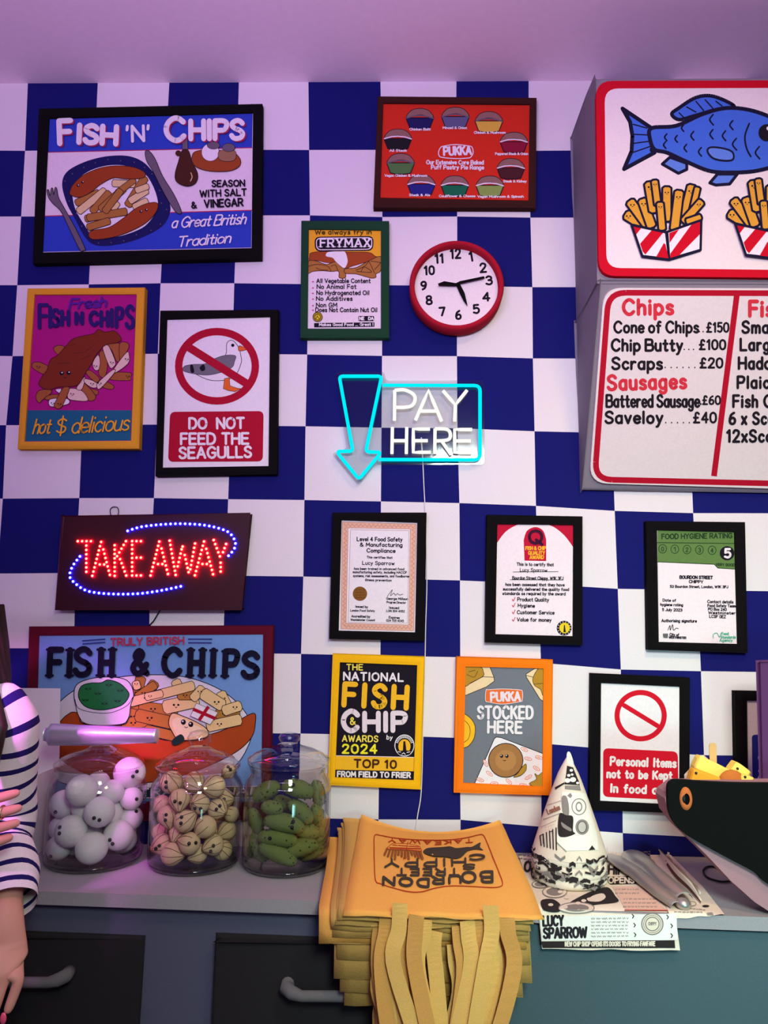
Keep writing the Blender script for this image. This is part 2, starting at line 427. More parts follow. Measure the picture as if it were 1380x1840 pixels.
# ------------------------------------------------------------------ the room
ZC = 2.85; T = .19; ZT = .90
_meas = '''0,0,50,150 1,0,175.5,152 2,0,304,152 3,0,429,152 4,0,554,152 5,0,683.5,152.5 6,0,820,153 7,0,950,153 0,1,45,271 4,1,555.5,269.5 7,1,950,271
0,2,38,389 4,2,557,387 5,2,687,390 6,2,821.5,389 7,2,953,391 0,3,31,512.5 2,3,288.5,509 3,3,421,509 7,3,956.5,516 0,4,22.5,640 4,4,552,637 5,4,686.5,639.5
6,4,821,640 7,4,957.5,644 0,5,11,764 4,5,549,766 5,5,685.5,768.5 6,5,822,769.5 7,5,960.5,775 0,6,5,896 1,6,142.5,895 2,6,276.5,895 3,6,410,897 4,6,547,898.5
5,6,684.5,901 6,6,825.5,904 7,6,963,909 8,6,1104.5,918 9,6,1245.5,922 4,7,545,1036 6,7,826.5,1043 8,7,1110,1058 4,8,541,1175 6,8,827,1181 7,8,972,1191
8,8,1115.5,1203 9,8,1259.5,1206 4,9,540,1318 5,9,682,1321 6,9,826,1326 9,9,1265,1357 6,10,827.5,1473 8,10,1119,1497 1,8,133,1165'''
_res = []
for q in _meas.split():
    i, j, px, py = (float(v) for v in q.split(','))
    p = onY(px, py, 0); _res.append((i, j, p.x-(i-5)*T, p.z-(ZC-j*T)))
def tile_pt(i, j):
    sx = sz = sw = 0
    for a, b, dx, dz in _res:
        d2 = (a-i)**2+(b-j)**2; w = 1/(d2+1e-4)**1.6*math.exp(-d2/18); sx += w*dx; sz += w*dz; sw += w
    k = sw/(sw+.01)
    x, z = (i-5)*T+(sx/sw*k if sw else 0), ZC-j*T+(sz/sw*k if sw else 0)
    if j == 0: z = ZC
    return Vector((x, 0, max(0, z)))
mb = MB()
for j in range(0, 15):
    for i in range(-6, 17):
        mt = NAVY if (i+j) % 2 == 0 else WHITE
        q = [tile_pt(i, j), tile_pt(i, j+1), tile_pt(i+1, j+1), tile_pt(i+1, j)]
        s = Vector((0, -.0004, 0)); c = (q[0]+q[2])/2
        mb.face(q, mt)
x0, x1 = tile_pt(-6, 3).x, tile_pt(17, 3).x
mb.box(-2.12, 2.32, .002, .12, 0, ZC, mat('plaster', (190, 182, 186)))
struct(mb, 'wall_back')
CEIL = mat('ceiling_paint', (246, 224, 236), .9, felt=.05, bump=.15, scale=60)
mb = MB(); mb.box(-2.12, 2.32, -4.2, .12, ZC, ZC+.1, CEIL); struct(mb, 'ceiling')
mb = MB(); mb.box(-2.12, 2.32, -4.2, .12, -.1, 0, mat('floor_vinyl', (92, 88, 96), .6, felt=.1, scale=12)); struct(mb, 'floor')

# counter: worktop, left cabinet, right panel
def front_y(x): return -.345-.030*x
XL, XR = -1.7, 1.9
GREY = felt('worktop_grey', (150, 146, 152)); GREY_LEFT_LIT = felt('left_lit_grey', (84, 86, 108)); CHAR = felt('charcoal', (40, 38, 41)); GREY_RIGHT_LIT = felt('right_lit_grey', (70, 90, 98))  # cabinet and base: likely one grey felt, lighting difference put into both tints
def slab(mb, x0, x1, dy0, dy1, z0, z1, mt, back=None):
    """box following the slightly skewed counter front; dy offsets from the front line (negative = towards the room)"""
    f = lambda x, dy: front_y(x)+dy
    p = [Vector((x0, f(x0, dy0), z0)), Vector((x1, f(x1, dy0), z0)), Vector((x1, f(x1, dy0), z1)), Vector((x0, f(x0, dy0), z1))]
    b = [Vector((q.x, back if back is not None else front_y(q.x)+dy1, q.z)) for q in p]
    mb.prism(p, b, mt)
mb = MB(); slab(mb, XL, XR, 0, 0, ZT-.024, ZT, GREY, back=-.004)
o = mb.build('worktop', origin=(0, -.17, ZT-.024)); bevel(o, .003)
tag(o, 'long grey felt worktop running under the whole checkered wall', 'worktop')
XS = onY(905, 1750, front_y(.2)).x
root = thing('cabinet', (-.6, -.17, 0), 'grey felt cabinet with two charcoal doors under the left of the worktop', 'cabinet')
mb = MB(); slab(mb, XL, XS, .022, .3, .06, ZT-.025, GREY_LEFT_LIT, back=-.02); mb.build('body', root)
mb = MB(); slab(mb, XL, XS, .06, .3, 0, .06, CHAR, back=-.02); mb.build('plinth', root)
def door(pxl, pxr, pyt, hx0, hx1, hy, bridge):
    yy = lambda x: front_y(x)+.022
    xl = onY(pxl, pyt+60, -.34).x; xr = onY(pxr, pyt+60, -.34).x; zt = onY((pxl+pxr)/2, pyt, front_y((xl+xr)/2)+.01).z; zb = .09
    mb = MB(); slab(mb, xl, xr, .001, .021, zb, zt, CHAR)
    d = mb.build('door', root); bevel(d, .007, 3)
    hm = felt('handle_grey', (104, 102, 104))
    a = onY(hx0, hy, -.36); b = onY(hx1, hy, -.36); mb = MB()
    f = lambda x: front_y(x)
    pts = [Vector((a.x, f(a.x)+.001, a.z+.006)), Vector((a.x, f(a.x)-.018, a.z+.006)), Vector((a.x+.012, f(a.x)-.026, a.z+.002)), Vector((a.x+.03, f(a.x)-.028, a.z-.002)),
           Vector((b.x-.03, f(b.x)-.028, b.z-.002)), Vector((b.x-.012, f(b.x)-.026, b.z+.002)), Vector((b.x, f(b.x)-.018, b.z+.006)), Vector((b.x, f(b.x)+.001, b.z+.006))]
    mb.tube(pts, [.012, .0125, .012, .0095, .0095, .012, .0125, .012], hm, 12); mb.build('handle', d)
door(-130, 243, 1684, -40, 112, 1766, 0)
door(386, 760, 1694, 514, 650, 1783, 0)
mb = MB(); slab(mb, XS+.001, XR, .012, .3, 0, ZT-.030, GREY_RIGHT_LIT, back=-.02)
o = mb.build('counter_base', origin=(.9, -.17, 0)); tag(o, 'plain grey felt counter base under the worktop below the newspaper', 'counter')

# ------------------------------------------------------------------ posters, signs and certificates
C = lambda n, c: paint(n, c)
BROWN = C('batter', (150, 62, 26)); CHIPB = C('chip_brown', (168, 112, 52)); CHIPC = C('chip_cream', (222, 196, 140)); GOLD = C('gold', (232, 168, 40))
DKLINE = C('dark_outline', (60, 26, 26)); GREYP = C('cutlery_grey', (104, 92, 104)); PINKW = C('off_white', (228, 214, 220))

# 1 blue 'fish 'n' chips' -----------------------------------------
a = poster('poster', 'large blue poster of a plate of fish with cutlery in thick black frame', 'poster', '182,195 1250,172 1245,910 152,935', '230,240 1205,213 1198,862 198,883', (0, 120), .37681, BLACK, PINKW)
BL = C('poster_blue', (44, 66, 178)); NV = C('plate_navy', (24, 24, 84))
a.poly('230,240 1205,213 1202,385 219,408', BL); a.stroke('219,408 1202,386', 4, C('line_red', (170, 30, 70)))
a.poly('205,712 1200,682 1198,862 198,883', BL); a.stroke('205,712 1200,684', 4, RED)
a.blob('296,560 320,500 400,455 500,428 600,424 670,446 720,490 770,560 805,640 812,690 780,755 700,805 600,840 500,855 440,845 400,805 360,730 318,650', NV)
a.blob('345,610 350,560 420,500 520,470 620,476 690,510 730,570 752,640 745,690 690,760 600,800 520,815 450,815 400,750 360,680', WPAINT)
for x, y in [tuple(map(float, q.split(','))) for q in '310,545 345,510 400,480 455,458 515,442 575,448 640,455 690,480 725,510 762,590 770,650 795,680 765,750 720,780 650,800 590,830 530,838 470,840 330,640 365,700 390,760'.split()]:
    a.ell(x, y, 3, 3, GREYP, n=8)
for q in ((365, 650, 470, 600, 34, 0), (375, 690, 500, 590, 36, 1), (440, 690, 520, 600, 34, 0), (410, 725, 520, 700, 34, 0), (480, 680, 590, 580, 36, 0), (540, 555, 640, 560, 34, 1), (560, 600, 640, 540, 30, 0), (610, 660, 690, 530, 38, 0), (620, 640, 700, 590, 34, 1), (650, 590, 705, 570, 30, 1), (560, 650, 540, 680, 30, 1), (640, 670, 700, 640, 34, 1), (420, 720, 600, 690, 36, 0), (420, 765, 520, 735, 34, 0), (500, 690, 575, 590, 34, 0)):
    a.chip(*q[:5], CHIPC if q[5] else CHIPB, 3, 0, DKLINE)
a.blob('332,600 350,560 400,515 480,482 560,472 640,480 690,505 680,530 600,535 540,530 480,560 430,600 380,622 345,615', BROWN, 3, DKLINE)
a.blob('440,822 430,785 520,765 590,720 640,680 700,652 750,650 745,690 700,740 630,780 540,812', BROWN, 3, DKLINE)
for x, y in ((372, 566), (394, 550), (672, 690), (698, 682)): a.ell(x, y, 7, 6, INK); a.ell(x+2, y-2, 2.5, 2.5, WPAINT)
a.blob('692,405 712,402 740,440 775,520 830,610 865,690 845,698 815,660 770,580 730,500 700,450', GREYP, 3, INK)
a.blob('224,590 232,588 238,615 244,582 251,580 256,610 262,578 270,580 280,625 310,680 360,770 405,865 398,876 380,872 330,770 290,690 250,650 230,620', GREYP, 3, INK)
BR2 = C('bottle_brown', (70, 34, 24))
a.blob('915,430 930,405 990,395 1060,400 1110,405 1145,440 1140,475 1090,497 1000,497 940,480 915,455', C('tray_brown', (150, 70, 30)), 3, DKLINE)
a.poly('868,345 895,345 896,400 870,402', GREYP, 2); a.ell(881, 334, 14, 14, INK)
a.blob('868,400 898,400 915,450 942,510 935,550 905,568 870,565 840,545 835,510 850,455', BR2, 3); a.ell(850, 412, 14, 14, BR2); a.stroke('910,505 916,525 908,545', 4, CHIPC, True)
a.ell(1003, 408, 42, 42, WPAINT, 2); a.ell(1018, 375, 30, 18, GREYP, 2); a.blob('1048,400 1118,400 1122,440 1085,452 1045,440', C('pepper', (150, 110, 80)), 2); a.ell(1090, 385, 30, 20, GREYP, 2)
a.build('artwork', a.root); t = a.sub()
SH_ = C('letter_shadow', (150, 40, 84))
for o_, m_ in ((7, SH_),):
    t.text('F', 285+o_, 372, 340+o_, 370, 108, 26, m_); t.text('ISH', 372+o_, 366, 552+o_, 374, 82, 26, m_); t.text('C', 795+o_, 357, 880+o_, 353, 104, 26, m_); t.text('HIPS', 910+o_, 350, 1158+o_, 348, 86, 24, m_)
t.text('F', 285, 366, 340, 364, 108, 26, WPAINT); t.text('ISH', 372, 360, 552, 368, 82, 26, WPAINT); t.text("'N'", 606, 356, 712, 352, 72, 14, WPAINT)
t.text('C', 795, 352, 880, 348, 104, 26, WPAINT); t.text('HIPS', 910, 344, 1158, 342, 86, 24, WPAINT)
t.text('SEASON', 1012, 571, 1166, 568, 28, 7, INK); t.text('WITH SALT', 955, 620, 1174, 612, 30, 7, INK); t.text('&', 915, 674, 936, 672, 28, 7, INK); t.text('VINEGAR', 976, 670, 1158, 662, 34, 8, INK)
t.text('a Great British', 818, 768, 1168, 748, 48, 7, WPAINT, .35, .12, 0, True, .3); t.text('Tradition', 846, 858, 1096, 838, 46, 7, WPAINT, .35, .12)
t.build('lettering', a.root)

# 2 red pie chart ---------------------------------------------------
a = poster('poster', 'red poster showing a ring of ten small pies in dark brown frame', 'poster', '38,50 1312,62 1305,945 3,942', '82,102 1258,112 1248,888 58,866', (670, 160), .22464, felt('dark_brown', (58, 28, 24)), C('poster_red', (206, 46, 26)))
CR = C('pie_crust', (140, 104, 94))
for x, y, c in ((376, 250, (30, 28, 84)), (660, 240, (92, 92, 124)), (928, 275, (214, 176, 66)), (200, 415, (28, 26, 30)), (1128, 440, (136, 20, 52)), (222, 610, (80, 120, 66)), (1104, 650, (72, 30, 36)), (388, 780, (36, 36, 120)), (656, 788, (22, 104, 70)), (936, 790, (134, 160, 78))):
    cm = C('pie_case_%d' % (x+y), c)
    a.poly([(x-112, y-20), (x+112, y-20), (x+80, y+62), (x+30, y+70), (x-40, y+70), (x-82, y+60)], cm, 7)
    a.blob([(x-106, y-22), (x-70, y-78), (x, y-95), (x+70, y-78), (x+106, y-22), (x, y-44)], CR, 5)
    a.stroke([(x-108, y-18), (x-50, y-34), (x, y-38), (x+55, y-32), (x+108, y-16)], 10, PINKW if y > 300 and x not in (222,) else GREYP)
a.build('artwork', a.root); t = a.sub()
oct_ = '540,470 560,458 660,444 770,456 795,470 802,510 785,542 760,552 660,556 560,548 530,534 526,500'
t.stroke(oct_+' 540,470', 7, WPAINT, True)
t.text('PUKKA', 570, 528, 785, 520, 62, 17, WPAINT); t.text('Our Extensive Core Baked', 430, 600, 884, 602, 30, 8, WPAINT); t.text('Puff Pastry Pie Range', 468, 640, 886, 642, 30, 8, WPAINT)
for tx, x0, y0, x1 in (('Chicken Balti', 295, 330, 460), ('Minced & Onion', 560, 318, 750), ('Chicken & Mushroom', 810, 356, 1060), ('All Steak', 134, 500, 270), ('Peppered Steak & Onion', 980, 526, 1240), ('Vegan Chicken & Mushroom', 95, 700, 432), ('Steak & Kidney', 1044, 746, 1228), ('Steak & Ale', 292, 856, 456), ('Cauliflower & Cheese', 530, 864, 818), ('Vegan Mushroom & Spinach', 838, 868, 1205)):
    t.text(tx, x0, y0, x1, y0, 17, 5, WPAINT, 0, .16)
t.build('lettering', a.root)

# 3 green framed frying fat poster ----------------------------------
a = poster('poster', 'small yellow and white poster of battered fish and chips in dark green frame', 'poster', '10,2 1372,6 1376,1822 -8,1822', '122,130 1245,145 1245,1680 105,1680', (540, 395), .11594, felt('dark_green', (28, 66, 44)), PINKW)
a.poly('122,130 1245,145 1245,600 118,640', GOLD)
FB = C('fish_brown', (156, 70, 30))
a.blob('140,570 170,510 380,490 700,500 1050,505 1150,560 1180,580 1060,640 800,720 690,750 500,680 380,660 240,630 140,630', FB, 8, DKLINE)
a.blob('115,650 230,635 400,690 540,650 620,720 680,760 700,830 690,900 600,895 590,800 480,800 330,790 190,800 115,825', CHIPB, 10, DKLINE)
a.blob('690,760 860,740 1050,640 1245,570 1245,780 1170,840 1170,890 1110,905 1040,890 860,840 700,830', CHIPB, 10, DKLINE)
for q in ('120,720 260,690 420,720 470,790', '240,740 300,770 420,780', '470,720 540,700 580,790', '860,780 990,720 1060,640', '940,800 990,730 1100,810 870,800', '1060,640 1150,830', '1090,640 1240,660', '1150,770 1240,670'): a.stroke(q, 9, DKLINE, True)
a.blob('400,520 450,495 600,490 690,500 730,640 690,740 640,730 540,640 500,590 400,565', WPAINT)
a.rrect('215,262 1135,250 1125,480 225,490', 90, INK); a.rrect('235,278 1115,268 1108,462 245,472', 80, PINKW); a.rrect('250,290 1100,282 1092,448 258,458', 70, INK)
for y in (960, 1055, 1140, 1228, 1330, 1400): a.ell(192, y, 16, 10, C('bullet', (190, 70, 110)), n=10)
a.ell(265, 1505, 74, 74, C('badge_olive', (150, 130, 20)), 8); a.ell(265, 1510, 40, 40, C('badge_yellow', (225, 200, 40)), 6); a.stroke('235,1540 260,1490 290,1540', 10, INK)
a.rrect('895,1490 1140,1490 1138,1568 900,1568', 20, INK); a.poly('210,1600 1145,1588 1145,1655 212,1665', INK)
a.build('artwork', a.root); t = a.sub()
t.text('We always fry in', 228, 222, 1095, 220, 64, 15, C('olive_ink', (72, 60, 16)))
t.text('FRYMAX', 310, 418, 1075, 415, 122, 26, WPAINT, 0, .3, 30)
for tx, x0, y, x1 in (('All Vegetable Content', 250, 975, 1080), ('No Animal Fat', 255, 1065, 860), ('No Hydrogenated Oil', 250, 1160, 1062), ('No Additives', 245, 1250, 800), ('Non GM', 245, 1350, 565), ('Does Not Contain Nut Oil', 235, 1425, 1185)): t.text(tx, x0, y, x1, y, 62, 13, INK)
t.text('NE   DA', 915, 1550, 1128, 1550, 44, 14, WPAINT); t.text('Makes Good Food ... Great !', 290, 1645, 1125, 1640, 40, 11, WPAINT)
t.build('lettering', a.root)

# 4 magenta poster, yellow frame --------------------------------------
a = poster('poster', 'magenta and teal fish and chips poster in mustard yellow frame', 'poster', '78,75 662,70 632,872 28,872', '112,105 620,103 592,832 62,836', (20, 490), .36232, felt('mustard', (222, 160, 44)), C('magenta', (172, 20, 120)))
a.poly('76,682 597,682 592,832 62,836', C('teal', (30, 96, 124)))
t = a; q = .15217/.36232
def k2(s):  # coordinates from the closer crop
    return [((40+x*.15217-20)/.36232, (580+y*.15217-490)/.36232) for x, y in pts_of(s)]
TAN = C('chip_tan', (160, 92, 48)); CRM = C('chip_pale', (226, 196, 176)); DB = C('batter_dark', (122, 46, 24)); DL2 = C('maroon_line', (62, 14, 22))
for s, c in (('370,300 430,265 500,290 460,380 400,360', TAN), ('115,490 150,465 220,470 320,530 290,610 230,600 130,540', TAN), ('1040,590 1270,590 1280,640 1265,680 1040,670', TAN), ('950,680 1075,740 1060,785 950,760', TAN), ('790,780 890,800 885,850 800,830', TAN), ('700,740 740,720 860,850 850,910 780,915 700,800', TAN), ('550,780 700,800 775,915 640,920 540,890', CRM), ('640,770 730,640 740,680 700,790', CRM), ('740,660 870,700 880,760 820,765 740,710', CRM), ('750,590 800,560 900,640 910,680 860,700', TAN), ('830,480 890,380 920,440 915,540 860,560', CRM), ('1000,250 1140,240 1160,300 1150,440 1110,450 1060,330', TAN), ('1150,250 1230,232 1258,290 1170,440 1150,430', TAN), ('910,360 950,330 1000,400 1000,560 960,650 900,600 920,480', TAN), ('950,300 990,262 1030,290 1100,460 1080,520 1030,520', CRM), ('1085,540 1230,350 1262,380 1250,480 1100,590', CRM), ('880,750 900,700 1060,560 1095,580 960,740 900,785', CRM), ('160,880 200,800 330,790 340,830 240,910 200,945', TAN), ('270,880 340,850 440,850 420,900 290,910', TAN), ('320,910 420,890 540,900 540,960 340,990', WPAINT), ('390,790 460,780 440,830', WPAINT)):
    a.blob(k2(s), c, 3, DL2)
a.blob(k2('380,960 480,770 545,760 550,800 480,970 430,1015 390,1000'), TAN, 3, DL2)
a.blob(k2('195,720 230,640 290,560 310,500 340,430 420,380 520,270 600,190 740,150 840,130 900,80 980,110 1080,95 1140,140 1170,200 1120,235 1020,250 960,280 880,370 820,480 760,570 720,640 660,730 560,755 420,760 330,790 240,770'), DB, 3, DL2)
for s in ('540,270 640,250', '600,360 740,340 860,250', '420,480 560,470', '700,430 800,380'): a.stroke(k2(s), 3, C('batter_mark', (98, 34, 20)), True)
for x, y in ((465, 595), (548, 590)): x, y = k2('%g,%g' % (x, y))[0]; a.ell(x, y, 11, 10, INK); a.ell(x+2, y-3, 4, 3, WPAINT)
a.stroke(k2('490,640 505,655 520,640'), 2.5, INK)
for x, y in ((190, 520), (865, 510), (1060, 470), (825, 720), (915, 715), (1235, 430), (590, 840), (360, 950), (440, 960), (1245, 630)):
    x, y = k2('%g,%g' % (x, y))[0]; a.ell(x-7, y-2, 3, 3, INK, n=8); a.ell(x+6, y, 3, 3, INK, n=8); a.stroke([(x-3, y+6), (x+3, y+6)], 2, INK)
a.build('artwork', a.root); t = a.sub()
PU = C('purple_ink', (44, 24, 100)); t.text('Fresh', 288, 178, 468, 168, 46, 11, C('violet_ink', (84, 30, 140)), .3, .12)
for ch, x0, x1, y, h in (('F', 140, 178, 272, 112), ('I', 190, 196, 268, 96), ('S', 204, 236, 264, 80), ('H', 252, 284, 258, 66), ('N', 322, 352, 252, 52), ('C', 392, 428, 258, 62), ('H', 446, 478, 262, 68), ('I', 496, 502, 264, 80), ('P', 522, 552, 268, 92), ('S', 572, 606, 272, 106)): t.text(ch, x0, y, x1, y, h, 19, PU)
t.text('hot', 108, 798, 188, 796, 70, 8, GOLD, .3, .1); t.text('$', 222, 800, 268, 798, 80, 8, GOLD, .2); t.text('delicious', 300, 796, 578, 780, 76, 8, GOLD, .3, .1)
t.build('lettering', a.root)

# 5 seagull sign -------------------------------------------------------
a = poster('warning_sign', 'white sign with a crossed out seagull above red panel in black frame', 'sign', '737,185 1325,180 1317,998 712,1007', '770,228 1283,215 1275,957 747,965', (20, 490), .36232, BLACK, WPAINT)
SR = C('sign_red', (170, 12, 44))
a.blob('920,505 1000,535 1100,520 1140,450 1138,405 1128,370 1098,336 1070,350 1062,410 1000,450 930,495', WPAINT, 3)
a.blob('858,465 900,455 960,452 1000,430 1060,410 1112,412 1108,440 1095,470 1040,495 960,508 860,490', C('wing_grey', (112, 108, 116)), 2); a.blob('888,462 900,458 908,492 892,494', INK); a.blob('935,470 955,455 962,480 945,488', INK)
OR = C('beak_orange', (222, 104, 40)); a.blob('1132,362 1168,380 1130,388', OR, 2); a.ell(1099, 360, 8, 8, INK); a.poly('1058,525 1082,520 1085,560 1120,572 1140,575 1110,590 1078,585 1052,575', OR, 2)
a.ring(1021, 464, 190, 172, 37, SR); a.stroke('878,368 1165,548', 40, SR)
a.rrect('788,690 1252,686 1248,936 778,938', 28, SR)
a.build('artwork', a.root); t = a.sub()
t.text('DO', 884, 772, 968, 772, 50, 12, WPAINT); t.text('NOT', 1022, 772, 1154, 770, 50, 12, WPAINT); t.text('FEED THE', 843, 850, 1176, 848, 52, 12, WPAINT); t.text('SEAGULLS', 836, 920, 1190, 914, 52, 12, WPAINT)
t.build('lettering', a.root)

# 6 bottom left poster behind jars -----------------------------------
a = poster('poster', 'large pale blue poster of a full plate behind the glass jars in maroon frame', 'poster', '135,68 1305,62 1288,998 108,998', '183,112 1253,106 1244,905 160,905', (0, 1100), .37681, felt('maroon', (92, 16, 38)), C('sky_blue', (112, 152, 206)), None, .016, .006)
def k3(s): return [((60+x*.31159)/.37681, (1190+y*.31159-1100)/.37681) for x, y in pts_of(s)]
PLW = C('plate_white', (220, 212, 224)); CB = C('chips_mid', (178, 120, 50)); CC = C('chips_light', (232, 198, 138))
a.blob(k3('150,230 300,130 500,85 700,72 900,90 1080,160 1200,260 1260,370 1240,480 1160,600 1000,690 700,720 400,720 150,690 40,560 30,400'), PLW, 4)
a.blob(k3('150,350 200,300 250,290 400,340 560,350 700,430 800,450 1000,420 1120,380 1210,320 1275,295 1280,350 1260,430 1180,510 1050,580 900,640 700,690 500,690 300,640 160,560 100,450'), C('batter_orange', (172, 70, 26)), 4)
for q in ((620, 90, 560, 330, 60), (700, 120, 640, 200, 60), (820, 110, 860, 190, 56), (600, 200, 700, 130, 50), (1080, 180, 1120, 260, 60), (580, 280, 560, 370, 60), (520, 360, 680, 330, 70), (620, 260, 820, 285, 70), (600, 305, 800, 350, 74), (650, 390, 830, 430, 60), (760, 260, 940, 220, 80), (840, 190, 940, 190, 56), (1060, 300, 1180, 290, 60), (1010, 370, 1190, 330, 64)):
    p = k3('%g,%g %g,%g' % q[:4]); a.chip(*p[0], *p[1], q[4]*.827, (CC, CB)[int(q[0]+q[1]) % 3 > 0], 3, .35)
for q in ((560, 230, 920, 135, 56), (650, 200, 740, 180, 44), (920, 210, 975, 150, 52), (980, 180, 1090, 250, 70), (1100, 280, 1190, 250, 60), (590, 115, 600, 150, 44)):
    p = k3('%g,%g %g,%g' % q[:4]); a.chip(*p[0], *p[1], q[4]*.827, CC, 3, .25 if q[0] < 900 else .7)
a.blob(k3('235,200 250,130 330,95 440,85 540,105 578,180 560,250 545,330 500,360 300,355 262,300'), PLW, 4); a.blob(k3('240,215 260,265 350,290 450,290 540,250 575,200 560,250 548,320 500,358 320,358 262,310'), PLW, 3)
a.blob(k3('260,200 275,140 330,120 390,118 430,102 490,118 530,150 552,190 520,240 460,265 380,275 300,255'), C('peas_green', (34, 116, 62)), 4)
for x, y in k3('315,150 435,128 500,160 372,178 300,215 410,235 485,220'): a.ell(x-9, y, 6, 6, INK); a.ell(x+9, y, 6, 6, INK); a.ell(x-9, y-2, 4, 4, C('peas_green', (34, 116, 62))); a.ell(x+9, y-2, 4, 4, C('peas_green', (34, 116, 62))); a.stroke([(x-4, y+8), (x+4, y+8)], 2, INK)
a.blob(k3('780,350 800,295 860,310 940,345 1000,385 1000,430 900,450 830,440 800,400'), CC, 4); a.blob(k3('800,340 850,320 930,360 985,400 900,435 830,420'), C('lemon', (236, 218, 170)))
for x, y in k3('865,345 908,358'): a.ell(x, y, 12, 13, INK); a.ell(x-3, y-4, 4, 4, WPAINT)
a.stroke(k3('872,372 882,378 890,373'), 3, INK)
a.poly(k3('940,235 1065,290 1020,360 905,310'), WPAINT, 2); a.stroke(k3('1010,255 955,335'), 16, SR, cap=False); a.stroke(k3('920,270 1050,325'), 16, SR, cap=False); a.blob(k3('800,450 850,415 870,450 810,480'), C('green_tab', (22, 48, 44)))
for q in ('393,136 500,128', '395,151 500,143', '898,128 1010,128', '900,145 1008,146'): a.stroke(q, 5, C('rule_blue', (40, 52, 130)))
a.poly('650,835 1244,830 1244,885 650,885', C('strip_green', (24, 50, 54)), 4, PLW)
a.build('artwork', a.root); t = a.sub()
t.text('TRULY BRITISH', 530, 158, 876, 150, 32, 8, C('letter_rose', (176, 52, 84)))
DN = C('dark_navy_ink', (18, 14, 40))
for tx, x0, x1, y, h, sf in (('F', 235, 288, 302, 124, 16), ('I', 325, 334, 302, 122, 18), ('S', 358, 426, 298, 122, 0), ('H', 478, 532, 302, 124, 18), ('&', 632, 700, 292, 108, 0), ('C', 780, 858, 300, 122, 0), ('H', 905, 962, 302, 122, 16), ('I', 1010, 1018, 302, 120, 16), ('P', 1072, 1128, 304, 118, 16), ('S', 1160, 1226, 308, 112, 0)):
    t.text(tx, x0, y, x1, y, h, 29, DN, .04, .24, sf)
t.text('TRADITIONAL', 660, 872, 1230, 868, 30, 7, WPAINT, .2)
t.build('lettering', a.root)

# 7 certificates -------------------------------------------------------
a = poster('certificate', 'certificate with patterned peach border and gold seal in black frame', 'certificate', '118,140 1272,140 1245,1715 75,1692', '228,232 1158,262 1132,1610 192,1588', (580, 900), .14674, BLACK, WPAINT)
PE = C('peach', (226, 176, 152)); PL = C('peach_line', (168, 110, 92))
a.poly('240,258 1145,285 1112,1592 222,1568', PE, 5, PL); a.poly('310,330 1072,345 1050,1520 285,1500', WPAINT, 5, PL); a.stroke('340,352 1055,365 1035,1498 310,1488 340,352', 4, PL)
for (x0, y0, x1, y1, n) in ((260, 295, 1130, 315, 34), (265, 1535, 1090, 1555, 34), (280, 320, 255, 1530, 44), (1112, 330, 1080, 1540, 44)):
    L = math.hypot(x1-x0, y1-y0); nx, ny = -(y1-y0)/L*18, (x1-x0)/L*18
    a.stroke([(x0+(x1-x0)*i/n+(nx if i % 2 else -nx), y0+(y1-y0)*i/n+(ny if i % 2 else -ny)) for i in range(n+1)], 4, PL)
a.ell(455, 1137, 88, 88, C('gold_seal', (128, 84, 32))); a.lines(400, 1090, 515, 1088, 4, 32, 14, C('seal_dark', (92, 58, 22)))
a.build('artwork', a.root); t = a.sub()
for tx, x0, y, x1, h, w in (('Level 4 Food Safety', 420, 490, 972, 46, 11), ('& Manufacturing', 458, 556, 972, 42, 11), ('Compliance', 540, 628, 885, 44, 11), ('This certifies that', 540, 702, 850, 26, 7), ('Lucy Sparrow', 486, 780, 876, 42, 9), ('has been trained in advanced food', 385, 842, 995, 26, 7), ('manufacturing safety, including HACCP', 370, 884, 1026, 26, 7), ('systems, risk assessments, and foodborne', 372, 930, 1054, 26, 7), ('illness prevention', 520, 980, 840, 26, 7), ('George Millson', 780, 1208, 1040, 26, 7), ('Program Director', 782, 1252, 1016, 24, 6), ('Issued by', 400, 1305, 550, 26, 7), ('London Food Safety', 338, 1352, 636, 24, 6), ('Accredited by', 352, 1424, 578, 26, 7), ('Westminster Council', 342, 1466, 636, 24, 6), ('Issued', 812, 1318, 932, 26, 7), ('LON 304 4052', 780, 1358, 1000, 24, 6), ('Expires', 810, 1438, 938, 26, 7), ('024 705 4045', 778, 1476, 990, 24, 6)): t.text(tx, x0, y, x1, y+6, h, w, INK)
t.stroke('790,1170 850,1090 830,1160 870,1130 890,1155 915,1135 940,1152 980,1142', 6, INK, True)
t.build('lettering', a.root)

a = poster('certificate', 'certificate with red corners, white arch and red quality badge in black frame', 'certificate', '98,95 1232,115 1232,1640 80,1608', '225,205 1125,215 1118,1532 200,1508', (860, 910), .15217, BLACK, C('award_red', (186, 16, 52)))
WC = C('cert_white', (234, 222, 226))
a.poly([(218, 430)]+spline([(218, 430), (330, 290), (500, 205), (700, 205), (860, 230), (1010, 340), (1122, 490)])+[(1118, 1532), (200, 1508)], WC)
a.poly([(542, 640), (532, 400)]+spline([(532, 400), (570, 290), (670, 243), (760, 285), (798, 390)])+[(798, 645)], C('award_red', (186, 16, 52)))
a.ell(1010, 1437, 88, 88, INK); a.ell(1015, 1435, 62, 62, C('badge_yellow', (225, 200, 40))); a.poly('1002,1485 1008,1400 1018,1400 1030,1485', INK)
for i in range(14): a.ell(1012+75*math.cos(i*.45), 1436+75*math.sin(i*.45), 6, 6, PINKW, n=8)
a.build('artwork', a.root); t = a.sub()
t.text('Q', 595, 430, 745, 440, 148, 36, C('q_plum', (60, 10, 44))); YL = C('letter_yellow', (238, 176, 48))
